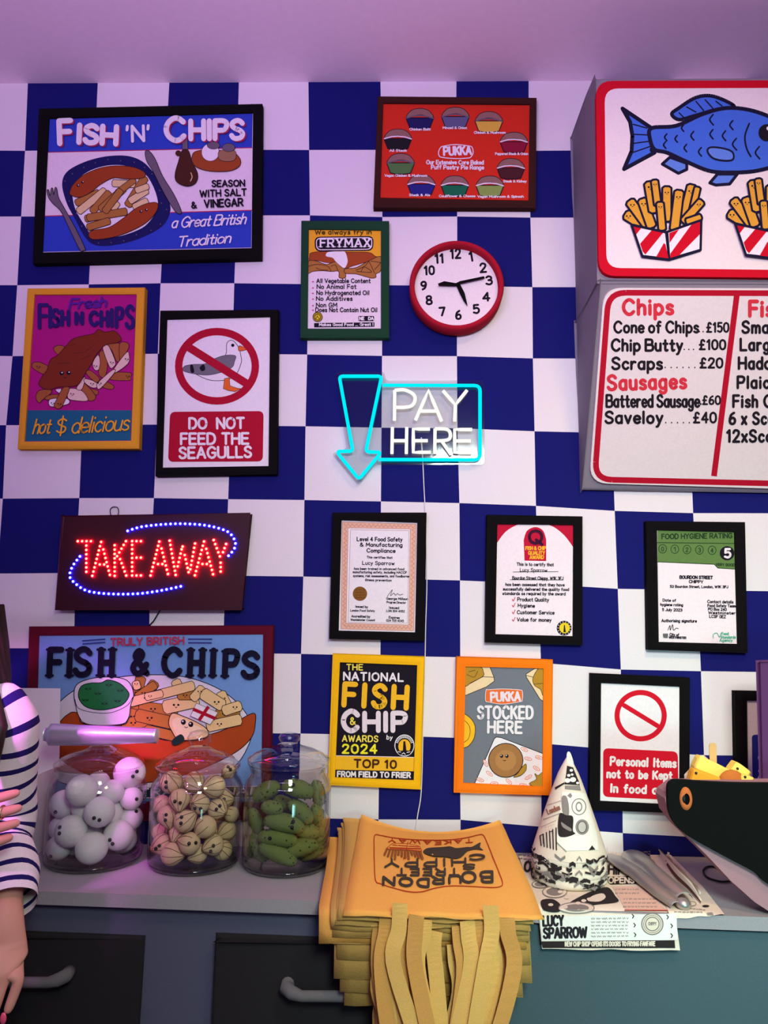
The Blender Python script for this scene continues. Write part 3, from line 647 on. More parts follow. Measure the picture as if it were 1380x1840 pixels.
t.text('FISH & CHIP', 556, 512, 792, 512, 38, 11, YL); t.text('QUALITY', 588, 568, 780, 568, 38, 11, YL); t.text('AWARD', 606, 620, 768, 618, 38, 11, YL)
t.stroke('408,774 940,770', 6, INK); t.stroke('372,866 1000,868', 6, INK)
for tx, x0, y, x1, h, w in (('This is to certify that', 452, 698, 885, 34, 8), ('Lucy Sparrow', 490, 768, 808, 40, 7), ('Bourdon Street Chippy, W1K 3FJ', 400, 862, 1000, 36, 8), ('has been assessed that they have', 320, 936, 1012, 32, 8), ('successfully delivered the quality food', 290, 990, 1065, 32, 8), ('standards as required by the award', 284, 1042, 1024, 32, 8), ('Product Quality', 460, 1116, 828, 40, 9), ('Hygiene', 466, 1186, 660, 38, 9), ('Customer Service', 456, 1268, 892, 40, 9), ('Value for money', 456, 1354, 858, 40, 9)): t.text(tx, x0, y, x1, y+6, h, w, INK)
for y in (1090, 1160, 1240, 1328): t.stroke([(398, y+8), (412, y+26), (432, y-18)], 9, C('tick_rose', (200, 70, 90)))
t.build('lettering', a.root)

a = poster('certificate', 'green and white hygiene rating certificate marked 5 in black frame', 'certificate', '135,100 1255,112 1285,1590 158,1555', '258,200 1138,222 1172,1487 278,1465', (1140, 920), .15942, BLACK, WC)
HG = C('hygiene_green', (92, 124, 66)); HL = C('hygiene_line', (34, 62, 34))
a.poly('258,200 1138,222 1152,645 940,632 900,590 262,565', HG); a.stroke('262,562 900,590 940,632 1152,645', 9, HL); a.stroke('258,345 1140,355', 9, HL)
for i, x in enumerate((318, 455, 592, 733, 875)): a.ring(x, 415+i*4, 44, 48, 8, HL, 24)
a.ell(1044, 465, 82, 80, INK)
a.build('artwork', a.root); t = a.sub()
for i, x in enumerate((318, 455, 592, 733, 875)): t.text('01234'[i], x-12, 440+i*4, x+12, 440+i*4, 46, 9, HL)
t.text('5', 1018, 512, 1080, 512, 94, 25, WPAINT); t.text('FOOD HYGIENE RATING', 310, 302, 1100, 292, 52, 13, HL); t.text('VERY GOOD', 920, 605, 1130, 610, 26, 8, HL)
for tx, x0, y, x1, h, w in (('BOURDON STREET', 512, 750, 880, 32, 11), ('CHIPPY', 616, 798, 772, 30, 9), ('53 Bourdon Street, London, W1K 3FJ', 402, 852, 1056, 26, 8), ('Date of', 320, 1006, 466, 28, 8), ('hygiene rating', 294, 1056, 546, 28, 8), ('5 July 2023', 314, 1114, 536, 28, 8), ('Contact details', 824, 1024, 1112, 30, 8), ('Food Safety Team', 826, 1068, 1138, 28, 8), ('PO Box 240', 832, 1108, 1038, 28, 8), ('Westminster', 836, 1148, 1136, 28, 8), ('LCSF 0EZ', 846, 1190, 1028, 30, 8), ('Authorising signature', 306, 1238, 700, 30, 8), ('City of', 398, 1396, 500, 30, 8), ('WESTMINSTER', 390, 1424, 582, 22, 7)): t.text(tx, x0, y, x1, y+5, h, w, INK)
t.stroke('378,1330 400,1280 405,1330 430,1270 440,1330 470,1310 495,1315', 7, INK, True); t.rrect('320,1370 380,1370 376,1422 326,1418', 8, C('arms_grey', (96, 96, 100)))
TG = C('teal_green', (60, 170, 130)); t.stroke('890,1420 890,1380 930,1365 960,1410 975,1365', 8, TG, True)
for tx, x0, y, x1 in (('Food', 985, 1385, 1060), ('Standards', 975, 1425, 1140), ('Agency', 960, 1460, 1105)): t.text(tx, x0, y, x1, y, 30, 7, TG)
t.build('lettering', a.root)

# 8 yellow framed award -------------------------------------------------
YF = felt('yellow_frame', (244, 184, 22)); YP = C('award_yellow', (240, 184, 38)); YL2 = C('pale_yellow', (240, 222, 90))
a = poster('award_poster', 'black and yellow award poster with big lettering in bright yellow frame', 'poster', '180,95 1270,130 1222,1705 125,1650', '265,198 1182,232 1140,1597 207,1563', (570, 1160), .15217, YF, INK)
a.poly('215,1305 1150,1320 1145,1485 212,1465', YP); a.stroke('216,1300 1150,1320', 8, PINKW)
a.ell(1030, 1180, 118, 130, WPAINT); a.ell(1030, 1180, 108, 120, INK); a.ell(1030, 1190, 72, 84, YP); a.poly('1012,1230 1018,1130 1040,1130 1052,1230 1060,1260 1000,1260', INK); a.blob('950,1250 1020,1240 1060,1240 1110,1250 1080,1290 980,1290', INK)
a.stroke('955,1252 985,1258', 8, WPAINT); a.stroke('1060,1262 1095,1255', 8, WPAINT); a.stroke('1000,1282 1020,1266 1040,1284', 8, WPAINT)
for i in range(15):
    th = R(200+i*10); a.stroke([(1030+82*math.cos(th), 1180+92*math.sin(th)), (1030+102*math.cos(th), 1180+114*math.sin(th))], 9, WPAINT)
a.build('artwork', a.root); t = a.sub()
for tx, x0, y, x1, y1, h, w, mt in (('THE', 350, 286, 535, 288, 64, 14, YL2), ('NATIONAL', 314, 405, 1012, 420, 88, 21, WPAINT), ('FISH', 315, 702, 1050, 740, 250, 62, YP), ('C', 305, 1000, 475, 1006, 226, 62, PINKW), ('HIP', 560, 1004, 1040, 1004, 206, 58, PINKW), ('&', 392, 932, 450, 930, 80, 15, YL2), ('AWARDS', 298, 1130, 715, 1136, 68, 15, YL2), ('2024', 300, 1268, 700, 1270, 98, 23, C('lemon_yellow', (238, 230, 50))), ('by', 822, 1105, 885, 1108, 46, 11, WPAINT), ('TOP 10', 440, 1435, 930, 1448, 88, 22, BR2), ('FROM FIELD TO FRIER', 240, 1545, 1098, 1560, 58, 17, WPAINT)): t.text(tx, x0, y, x1, y1, h, w, mt, 0, .3 if tx != 'FISH' else .42)
t.build('lettering', a.root)

# 9 orange framed pie poster ---------------------------------------------
a = poster('poster', 'grey poster with a smiling round pie on paper in orange frame', 'poster', '130,125 1232,160 1215,1712 98,1680', '235,240 1125,262 1112,1610 205,1570', (800, 1160), .15766, felt('orange_frame', (246, 122, 20)), C('slate_grey', (112, 118, 126)))
BX = C('carton', (232, 206, 160)); CH = C('chip_olive', (176, 134, 44))
a.poly('235,240 510,246 555,360 560,405 470,470 225,570', BX, 7); a.stroke('225,465 430,355 555,362', 6, INK); a.blob('235,243 400,245 435,300 430,350 300,420 228,455', CH, 6); a.stroke('250,330 330,360 370,290', 5, INK, True); a.stroke('270,300 340,280', 5, INK)
a.poly('1020,262 1125,262 1116,635 1080,610 925,360 920,325', BX, 7); a.stroke('925,340 1000,360 1100,350', 6, INK); a.blob('1060,265 1125,262 1118,560 1085,500 1015,450 1000,370', CH, 6); a.stroke('1010,440 1110,430', 5, INK)
a.poly([(215, 775)]+spline([(215, 775), (290, 830), (340, 920), (330, 1050), (270, 1140), (210, 1168)]), YP, 7); a.stroke('214,850 265,900 285,970 265,1060 212,1105', 6, INK, True)
a.poly('335,1572 560,1060 585,1042 640,1050 1115,1232 1112,1610', WPAINT, 8)
OL = C('logo_orange', (226, 126, 92))
for x, y, r in ((505, 1460, 35), (725, 1550, 40), (900, 1185, 25), (945, 1290, 15), (1040, 1400, 30), (1070, 1275, 15), (950, 1500, -30), (890, 1590, 10), (400, 1530, 20), (560, 1570, 0), (460, 1340, 60)): a.ell(x, y, 46, 20, OL, 0, None, r); a.ell(x, y, 38, 13, WPAINT, 0, None, r); a.ell(x, y, 24, 4, OL, 0, None, r)
a.ell(690, 1308, 196, 194, C('pie_brown', (160, 112, 66)), 9); a.ell(690, 1308, 120, 116, C('pie_mid', (176, 126, 74)), 0)
for x in (642, 703): a.ell(x, 1260, 19, 20, INK); a.ell(x-5, 1253, 6, 6, WPAINT)
a.stroke('662,1306 676,1314 690,1306', 7, INK, True)
a.blob('780,1500 830,1450 880,1380 920,1350 920,1420 860,1480', CH, 6); a.blob('960,1570 1040,1520 1020,1460 1060,1480 1112,1450 1112,1600 1000,1600', CH, 5)
a.build('artwork', a.root); t = a.sub()
PO = C('plaque_orange', (226, 108, 50)); t.blob('465,510 500,502 660,494 850,505 880,530 878,620 850,640 660,668 500,645 460,625', PO, 7, PINKW)
t.text('PUKKA', 524, 632, 852, 624, 94, 25, PINKW); t.text('STOCKED', 375, 830, 995, 830, 134, 29, WPAINT, 0, .3); t.text('HERE', 490, 990, 868, 996, 126, 29, WPAINT, 0, .3)
t.build('lettering', a.root)

# 10 prohibition signs ------------------------------------------------------
a = poster('warning_sign', 'white sign with an empty red prohibition ring and red panel in black frame', 'sign', '92,122 815,155 812,1148 82,1122', '165,192 743,220 742,1085 158,1056', (1040, 1180), .24638, BLACK, WPAINT)
SR2 = C('bright_red', (202, 16, 40)); a.ring(451, 430, 172, 169, 38, SR2); a.stroke('330,355 575,505', 34, SR2)
a.rrect('178,666 722,692 728,1048 176,1022', 42, SR2)
a.build('artwork', a.root); t = a.sub()
for tx, x0, y, x1, y1, h in (('Personal Items', 232, 790, 706, 806, 58), ('not to be Kept', 208, 880, 676, 894, 54), ('In food area', 234, 986, 690, 1004, 56)): t.text(tx, x0, y, x1, y1, h, 15, WPAINT, 0, .3, 0, True, .6)
t.build('lettering', a.root)
a = poster('warning_sign', 'white sign with a blue panel in black frame, half hidden at right edge', 'sign', '1145,250 1700,262 1720,1150 1160,1130', '1230,322 1630,330 1640,1070 1240,1050', (1040, 1180), .24638, BLACK, WPAINT)
a.rrect('1262,570 1600,560 1606,1040 1268,1020', 24, C('sign_blue', (36, 44, 140)))
a.build('artwork', a.root); t = a.sub()
for tx, x0, y, x1, h in (('V', 1330, 655, 1358, 46), ('o', 1312, 752, 1336, 50), ('A', 1314, 836, 1340, 40), ('A', 1300, 916, 1326, 42), ('o', 1336, 912, 1356, 44)): t.text(tx, x0, y, x1, y, h, 11, WPAINT)
t.build('lettering', a.root)

# clock -----------------------------------------------------------------------
root = thing('wall_clock', onY(821, 511, 0)+Vector((0, -.0005, 0)), 'round white wall clock with red rim and black numerals', 'clock')
CY = -.055; cc = onY(820.8, 510.5, CY); rad = (onY(906, 511, CY)-onY(735.5, 511, CY)).length/2
RR = felt('clock_red', (166, 24, 44)); mb = MB(); prof = [(rad-.004, -.0005), (rad, -.012), (rad, CY+.006), (rad-.004, CY), (rad-.010, CY), (rad-.013, CY+.006), (rad-.013, -.030), (rad-.013, -.012)]
cw = Vector((cc.x, 0, cc.z)); n = 64
mb.grid([[cw+Vector((r*math.cos(2*math.pi*k/n), y, r*math.sin(2*math.pi*k/n))) for k in range(n)] for r, y in prof], RR, closeu=True); mb.build('rim', root)
FY = -.030; r2 = rad-.012; mb = MB(); ringp = [cw+Vector((r2*math.cos(2*math.pi*k/n), FY, r2*math.sin(2*math.pi*k/n))) for k in range(n)]
mb.prism(ringp, [Vector((p.x, -.002, p.z)) for p in ringp], felt('clock_white', (232, 222, 224))); mb.build('face', root)
for tx, x, y, w, h in (('12', 835, 932, 48, 46), ('1', 936, 946, 12, 46), ('2', 988, 1004, 28, 44), ('3', 1018, 1068, 28, 42), ('4', 1002, 1152, 32, 40), ('5', 952, 1216, 28, 42), ('6', 862, 1246, 24, 42), ('7', 778, 1228, 26, 40), ('8', 710, 1170, 26, 42), ('9', 684, 1094, 24, 40), ('10', 700, 1016, 48, 42), ('11', 756, 956, 38, 44)):
    a = Art(lambda px, py, o: onY(px, py, FY-o), (520, 140), .34783); a.text(tx, x, y, x+w, y-2, h, 11, INK, 0, .3); a.build('numeral', root)
def hand(name, q, dy):
    mb = MB(); p = [onY(520+x*.34783, 140+y*.34783, FY-dy) for x, y in pts_of(q)]; p.reverse()
    mb.prism(p, [v+Vector((0, .0025, 0)) for v in p], BLACK); mb.build(name, root)
hand('minute_hand', '768,1062 800,1050 860,1060 880,1050 1005,1024 1010,1034 885,1062 860,1074 800,1072 772,1072', .010)
hand('hour_hand', '866,1062 880,1062 905,1110 918,1165 920,1178 900,1150 882,1115 864,1075', .006)
# ------------------------------------------------------------------ menu light boxes on the right
xw = onY(1036, 600, 0).x
lo, hi = .05, .4
for _ in range(40):
    md = (lo+hi)/2
    if onY(1073, 330, -md).x > xw: lo = md
    else: hi = md
MD = lo
xr = onY(1775, 330, -MD).x
BOXG = felt('box_grey', (132, 126, 136)); PANEL = paint('menu_white', (228, 218, 216)); MRED = felt('menu_red', (196, 14, 38))
zt = min(onY(1075, 140, -MD).z, ZC-.004); zb = onY(1078, 505, -MD).z
root = thing('menu_board', (xw+.2, -MD/2, zb), 'grey menu box with white picture panel of blue fish and chip boxes', 'menu board', 'menu boxes at the right')
prof = [(MD, zt), (.74*MD, zt), (.001, onY(1036, 250, 0).z), (.001, zb), (MD, zb)]
mb = MB(); mb.prism([Vector((xw, -d, z)) for d, z in prof], [Vector((xr, -d, z)) for d, z in prof], BOXG); bevel(mb.build('box', root), .006, 3)
def rr(q, r, n=7):
    q = pts_of(q); out = []
    for i in range(4):
        p, a, b = Vector(q[i]), Vector(q[i-1]), Vector(q[(i+1) % 4]); e, f = (a-p).normalized()*r, (b-p).normalized()*r
        for k in range(n): t = k/(n-1); out.append(tuple((p+e)*(1-t)**2+p*2*t*(1-t)+(p+f)*t*t))
    return out
K3o, K3s = (1000, 120), .27536
DP = MD+.012
pan = rr('256,92 2800,84 2810,1390 276,1364', 110)
mb = MB(); f = [onY(K3o[0]+x*K3s, K3o[1]+y*K3s, -DP) for x, y in pan][::-1]
mb.prism(f, [Vector((p.x, -MD+.001, p.z)) for p in f], MRED); mb.build('panel', root)
a = Art(lambda px, py, o: onY(px, py, -DP-o), K3o, K3s)
a.poly(rr('314,142 2740,134 2750,1340 326,1312', 90), PANEL)
FBL = paint('fish_blue', (62, 104, 204)); OUT = paint('outline_navy', (18, 16, 46)); FB2 = paint('fin_blue', (90, 128, 210))
a.blob('752,308 800,268 900,205 990,188 1080,212 1160,262 1040,280 900,320 800,345', FBL, 24, OUT)
a.poly('430,272 620,400 660,405 640,470 620,545 640,560 440,668 490,550 495,450 480,360', FBL, 26, OUT)
a.poly('690,635 740,590 850,630 850,670 795,695', FB2, 20, OUT); a.poly('1000,758 1050,700 1180,700 1130,765 1040,772', FB2, 20, OUT)
body = spline(pts_of('620,400 780,385 950,310 1100,270 1250,280 1400,330 1560,420 1660,500 1600,580 1450,640 1300,680 1150,690 1000,680 850,620 720,560 640,540 610,470'), True)
a.poly(body, FBL, 26, OUT)
for q in '465,300 480,360 492,450|500,375 590,400|500,440 600,445|500,500 610,485|495,560 610,520'.split('|'): a.stroke(q, 8, OUT, True)
for q in '800,300 830,330|850,262 910,295|910,225 960,285|970,215 1020,270|1040,225 1080,255'.split('|'): a.stroke(q, 8, OUT, True)
for x, y, s in ((712, 460, 22), (705, 510, 22), (780, 470, 22), (822, 400, 22), (840, 530, 24), (885, 450, 28), (935, 555, 28), (1010, 345, 34), (1010, 440, 30), (1092, 450, 32), (1140, 380, 30), (1160, 505, 38), (1310, 560, 40)): a.stroke([(x+s*.35, y-s), (x-s*.3, y), (x+s*.4, y+s)], 10, OUT, True)
a.stroke('1258,370 1230,450 1240,530 1268,585', 11, OUT, True)
a.blob('985,550 1010,525 1100,535 1150,560 1150,605 1090,612 1020,595', FB2, 12, OUT)
a.ell(1372, 430, 54, 56, INK); a.ell(1385, 402, 15, 13, WPAINT); a.stroke('1580,560 1600,530 1640,520', 10, OUT, True)
CHP = paint('chip_yellow', (214, 156, 52))
def chipbox(dx, dy, f=1):
    t = lambda s: [(dx+x, dy+y) for x, y in pts_of(s)]
    for q, w in (('455,965 560,1030', 70), ('480,880 590,1030', 66), ('560,870 620,1040', 66), ('610,760 640,940', 80), ('720,790 720,1000', 60), ('640,745 660,900', 50), ('885,780 830,1000', 70), ('920,790 880,960', 44), ('945,880 830,1010', 56), ('800,815 770,1060', 64), ('675,890 690,1060', 52), ('940,980 850,1010', 44)):
        p = t(q); a.chip(*p[0], *p[1], w, CHP, 14, .14 if w > 48 else 0, OUT)
    a.poly(t('490,1030 715,1080 735,1255 560,1235'), WPAINT, 16, OUT); a.poly(t('722,1078 945,1000 940,1195 735,1255'), WPAINT, 16, OUT)
    for q in ('500,1040 555,1050 520,1095', '625,1062 700,1078 580,1225 562,1205 545,1155', '700,1150 712,1160 730,1250 650,1240'): a.poly(t(q), MRED)
    for q in ('735,1085 800,1060 738,1150', '880,1030 940,1010 938,1090 800,1230 742,1248 742,1220'): a.poly(t(q), MRED)
    a.stroke(t('490,1032 715,1080 945,1000 940,1195 735,1258 560,1238 490,1032'), 16, OUT); a.stroke(t('718,1080 737,1255'), 13, OUT)
chipbox(0, 0); chipbox(676, -8); chipbox(1352, 10)
a.build('picture', root)
# lower, wedge-shaped box
zt2 = zb-.003; zb2 = onY(1038, 880, -.012).z
root = thing('menu_board', (xw+.2, -MD/2, zb2), 'lower grey menu box with red bordered price list of chips and sausages', 'menu board', 'menu boxes at the right')
prof = [(MD, zt2), (.001, zt2), (.001, zb2), (.014, zb2)]
mb = MB(); mb.prism([Vector((xw, -d, z)) for d, z in prof], [Vector((xr, -d, z)) for d, z in prof], BOXG); bevel(mb.build('box', root), .006, 3)
p0 = Vector((xw, -MD, zt2)); nrm = Vector((0, -(zt2-zb2), -(MD-.014))).normalized()
tilt = lambda px, py, o: onP(px, py, p0+nrm*(.008+o), nrm)
K4o, K4s = (1020, 480), .26087
pan = rr('250,143 2750,150 2560,1560 148,1488', 130)
mb = MB(); f = [tilt(K4o[0]+x*K4s, K4o[1]+y*K4s, 0) for x, y in pan][::-1]; mb.prism(f, [p-nrm*.0078 for p in f], PANEL); mb.build('panel', root)
a = Art(tilt, K4o, K4s)
mr = paint('menu_line_red', (180, 12, 42)); a.stroke(rr('282,176 2700,184 2510,1515 186,1462', 120)+[rr('282,176 2700,184 2510,1515 186,1462', 120)[0]], 40, mr)
a.stroke('1165,195 1008,1440', 40, mr, cap=False); a.build('border', root); t = a.sub()
HR = paint('menu_head_red', (212, 52, 66)); MK = paint('menu_ink', (30, 24, 32))
t.text('Chips', 385, 325, 722, 322, 98, 25, HR, 0, .3); t.text('Sausages', 280, 845, 812, 832, 96, 24, HR, 0, .3)
for tx, x0, y, x1, h, w in (('Cone of Chips', 322, 450, 898, 74, 17), ('..', 905, 445, 935, 70, 9), ('£150', 960, 446, 1108, 62, 14), ('Chip Butty', 305, 575, 788, 76, 18), ('...', 800, 568, 870, 60, 9), ('£100', 910, 566, 1086, 64, 15), ('Scraps', 308, 702, 648, 78, 18), ('......', 668, 692, 880, 60, 9), ('£20', 915, 692, 1066, 64, 15), ('Battered Sausage', 268, 962, 905, 80, 17), ('.£60', 915, 944, 1050, 56, 13), ('Saveloy', 262, 1074, 652, 78, 18), ('.....', 672, 1072, 842, 60, 9), ('£40', 870, 1070, 1022, 68, 15)): t.text(tx, x0, y, x1, y, h, w, MK, 0, .26, 0, True, .3)
t.text('Fish', 1255, 336, 1480, 336, 100, 26, HR, 0, .3)
for tx, x0, y, x1 in (('Small', 1205, 452, 1440), ('Large', 1192, 572, 1440), ('Haddock', 1180, 700, 1560), ('Plaice', 1172, 832, 1440), ('Fish Cake', 1142, 962, 1560), ('6 x Scampi', 1116, 1080, 1560), ('12xScampi', 1100, 1202, 1560)): t.text(tx, x0, y, x1, y, 78, 18, MK, 0, .3)
t.build('lettering', root)

# ------------------------------------------------------------------ LED take-away sign
root = thing('led_sign', onY(275, 1010, 0)+Vector((0, -.0005, 0)), 'dark lit sign with red bead lettering between two blue bead curves', 'lit sign')
K7o, K7s = (80, 890), .28986; LD = .030
q = [onY(K7o[0]+x*K7s, K7o[1]+y*K7s, -LD) for x, y in pts_of('112,128 1265,118 1214,702 75,702')]
mb = MB(); mb.prism(q[::-1], [Vector((p.x, -.004, p.z)) for p in q[::-1]], mat('led_panel', (52, 8, 22), .5, spec=.18)); o = mb.build('panel', root); bevel(o, .004)
def led(n, tip, rim, s_tip, s_rim): return mat('led_'+n+'_tip', tip, .3, emit=s_tip), mat('led_'+n+'_rim', rim, .3, emit=s_rim)
REDL = led('red', (255, 190, 130), (255, 0, 12), 1.9, 30.0); BLUL = led('blue', (190, 215, 255), (3, 3, 255), 2.2, 34.0)
def beads(name, lines, sp, r, ms):
    mb = MB(); done = []
    for ln in lines:
        d = 0; nxt = 0
        for i in range(len(ln)-1):
            A, B = Vector(ln[i]), Vector(ln[i+1]); L = (B-A).length
            while nxt <= d+L+1e-6:
                p = A+(B-A)*((nxt-d)/max(L, 1e-6)); nxt += sp
                if all((p-o).length > sp*.62 for o in done): done.append(p)
            d += L
    for p in done:
        c = onY(K7o[0]+p.x*K7s, K7o[1]+p.y*K7s, -LD-.0005); n = 10
        ring = lambda rr_, dy: [c+Vector((rr_*math.cos(2*math.pi*k/n), dy, rr_*math.sin(2*math.pi*k/n))) for k in range(n)]
        mb.grid([ring(r*1.12, 0), ring(r*1.1, -.0050), ring(r*.88, -.0056)], ms[1], closeu=True)
        mb.grid([ring(r*.88, -.0056), ring(r*.7, -.0068), ring(r*.35, -.0076)], ms[0], closeu=True); mb.cap(ring(r*.35, -.0076), ms[0], True)
    mb.build(name, root)
for ch, x0, x1, y0, h in (('T', 212, 318, 500, 214), ('A', 302, 412, 500, 212), ('K', 440, 512, 500, 214), ('E', 548, 624, 498, 212), ('A', 662, 772, 498, 214), ('W', 780, 940, 495, 212), ('A', 936, 1050, 497, 212), ('Y', 1052, 1138, 497, 218)):
    beads('led_letter', layout(ch, x0, y0, x1, y0, h), 27, .0034, REDL)
beads('led_curve', [spline(pts_of('520,222 590,200 670,188 770,180 860,178 980,185 1080,205 1150,235 1185,290 1178,335 1140,380'))], 30, .0034, BLUL)
beads('led_curve', [spline(pts_of('225,380 180,440 162,495 180,532 250,585 330,605 450,613 590,610 720,592 850,565'))], 30, .0034, BLUL)
WIRE = mat('black_wire', (18, 16, 20), .5)
mb = MB(); mb.tube([onY(x, y, -.006) for x, y in spline(pts_of('199,926 198,916 203,911 211,912 213,919 212,926'))], .0011, WIRE, 6); mb.build('hanging_loop', root)
mb = MB(); mb.tube([onY(x, y, -.006) for x, y in ((300, 1088), (288, 1096), (276, 1116), (268, 1124))], .0016, WIRE, 6); mb.build('cord', root)

# ------------------------------------------------------------------ neon pay-here sign
root = thing('neon_sign', onY(735, 765, 0)+Vector((0, -.0005, 0)), 'lit cyan and white neon sign with a downward arrow on clear backing', 'neon sign')
K6o, K6s = (560, 640), .26087; ND = .026
n3 = lambda p, y: onY(K6o[0]+p[0]*K6s, K6o[1]+p[1]*K6s, y)
def emitm(name, col, st):
    m = bpy.data.materials.new(name); m.use_nodes = True; nt = m.node_tree; nt.nodes.clear(); e = nt.nodes.new('ShaderNodeEmission'); o = nt.nodes.new('ShaderNodeOutputMaterial')
    e.inputs[0].default_value = col+(1,); e.inputs[1].default_value = st; nt.links.new(e.outputs[0], o.inputs[0]); MATS[name] = m; return m
CY_ = emitm('neon_cyan', (.0, .83, 1.0), 1.1); WH_ = emitm('neon_white', (1.0, .98, .86), 1.15)
CLEAR = glassmat('clear_acrylic', (.90, .91, .92), .08, .2)
def roundloop(q, r):
    q = [Vector(p) for p in pts_of(q)]; out = []
    for i, p in enumerate(q):
        A, B = q[i-1], q[(i+1) % len(q)]; e = (A-p).normalized()*min(r, (A-p).length*.45); f = (B-p).normalized()*min(r, (B-p).length*.45)
        for k in range(5): t = k/4; out.append(tuple((p+e)*(1-t)**2+p*2*t*(1-t)+(p+f)*t*t))
    return out
for nm, q in (('backing', '160,105 500,105 510,170 1190,165 1190,745 430,750 325,895 135,670 240,640'),):
    f = [n3(p, -.016) for p in roundloop(q, 30)][::-1]; mb = MB(); mb.prism(f, [p+Vector((0, .003, 0)) for p in f], CLEAR); mb.build(nm, root)
mb = MB(); mb.tube([n3(p, -ND) for p in roundloop('190,138 482,138 372,658 480,662 326,848 170,656 284,654', 26)], .0043, CY_, 10, closed=True); mb.build('arrow_tube', root)
mb = MB(); mb.tube([n3(p, -ND) for p in [(490, 200)]+roundloop('490,200 1160,202 1160,714 462,712', 40)[5:15]+[(462, 712)]], .0043, CY_, 10); mb.build('border_tube', root)
for nm, lines in (('P', '570,442 572,235|572,235 640,232 700,262 712,300 690,340 640,352 575,352'), ('A', '715,440 805,235 895,448|750,378 870,378'), ('Y', '905,238 990,335 1070,235|990,335 985,448'), ('H', '556,490 553,672|655,490 652,672|556,582 652,582'), ('E', '815,502 700,502 700,662 820,662|700,582 800,582'), ('R', '848,672 850,500|850,500 930,504 955,535 940,575 850,585|900,590 960,678'), ('E', '1105,505 985,505 985,664 1105,664|985,584 1095,584')):
    mb = MB()
    for ln in lines.split('|'):
        p = pts_of(ln); p = spline(p) if len(p) > 4 else p; d = []
        for i in range(len(p)-1):
            for k in range(3): d.append(tuple(p[i][j]+(p[i+1][j]-p[i][j])*k/3 for j in (0, 1)))
        d.append(p[-1]); mb.tube([n3(x, -ND+.0005) for x in d], .0042, WH_, 10)
    mb.build('letter_tube', root)
mb = MB(); mb.tube([onY(x, y, -.006) for x, y in spline(pts_of('757,790 760,835 762,880 765,930'))]+[onY(x, y, -.0035) for x, y in spline(pts_of('766,960 767,1050 765,1120 764,1175 763,1230 760,1320 757,1420 751,1462 746,1494'))], .0013, mat('white_cord', (230, 226, 226), .5), 6); mb.build('cord', root)
mb = MB(); mb.tube([n3((755, 560), -.012), n3((760, 640), -.010), n3((765, 700), -.008)], .002, mat('white_cord', (230, 226, 226)), 6); mb.build('plug_lead', root)

# ------------------------------------------------------------------ glass jars and what is in them
GLASS = glassmat('jar_glass', (.965, .97, .97), .03, .8); GLASSB = glassmat('jar_glass_base', (.62, .64, .66), .05, .5)
BEAD = mat('bead_black', (10, 8, 10), .2, spec=.6)
JARS = []
def jar(cx, yb, hw, ys, lid, label, roll=False):
    """ys: pixel heights of shoulder start, neck, rim; lid: pixel heights of lid rim, dome top, knob top + pixel half widths"""
    yf = onZ(cx, yb, ZT).y; r = hw*(yf+.1-CAM.y)/FPX*1.0; c = Vector((onY(cx, yb, yf+r).x, yf+r, ZT))
    k = r/hw; z = lambda py: onY(cx, py, c.y).z
    root = thing('glass_jar', c, label, 'jar', 'glass jars on the worktop')
    sh, nk, rim = (z(y)-ZT for y in ys)
    mb = MB(); mb.lathe([(r*.80, .0005), (r*.93, .004), (r*.99, .016), (r, .035), (r*1.005, sh*.6), (r, sh), (r*.95, sh+(nk-sh)*.55), (r*.87, nk), (r*.865, nk+.004), (r*.90, rim)], c, GLASS, 56)
    mb.lathe([(r*.85, rim), (r*.83, nk), (r*.92, sh+(nk-sh)*.5), (r*.965, sh), (r*.965, .03), (r*.9, .013), (.001, .011)], c, GLASS, 56); mb.build('jar_body', root)
    mb = MB(); mb.lathe([(.001, .0006), (r*.80, .0006), (r*.93, .0045), (r*.975, .012), (r*.9, .0125), (.001, .0105)], c, GLASSB, 56); mb.build('jar_base', root)
    lr, dm, kt = (z(y)-ZT for y in lid[:3]); lw = lid[3]*k; kw = lid[4]*k
    mb = MB(); mb.lathe([(.001, rim+.002), (lw*.80, rim+.002), (lw*.98, rim+.004), (lw, lr), (lw*.985, lr+.004), (lw*.93, lr+.006), (lw*.88, lr+(dm-lr)*.30), (lw*.84, lr+(dm-lr)*.42), (lw*.62, lr+(dm-lr)*.74), (lw*.40, lr+(dm-lr)*.92), (kw*1.15, dm), (kw*.85, dm+.004), (.001, dm+.004)], c, GLASS, 56); l = mb.build('lid', root)
    mb = MB(); kh = kt-dm-.004; mb.lathe([(kw*.8, dm+.0042), (kw*.72, dm+.006), (kw*.95, dm+.004+kh*.35), (kw, dm+.004+kh*.6), (kw*.8, dm+.004+kh*.88), (kw*.35, kt), (.001, kt+.0008)], c, GLASS, 28); mb.build('knob', l)
    JARS.append((c, r)); return c, r
c1, r1 = jar(166, 1576, 82, (1412, 1390, 1379), (1372, 1342, 1311, 76, 20), 'glass jar of white felt eggs at the left with a silver roll on its lid')
c2, r2j = jar(347, 1580, 78.5, (1412, 1392, 1382), (1374, 1345, 1312, 73, 21), 'middle glass jar filled with cream felt pickled onions')
c3, r3 = jar(512, 1583, 74.5, (1412, 1388, 1376), (1364, 1339, 1316, 71, 19), 'right hand glass jar filled with green felt gherkins')
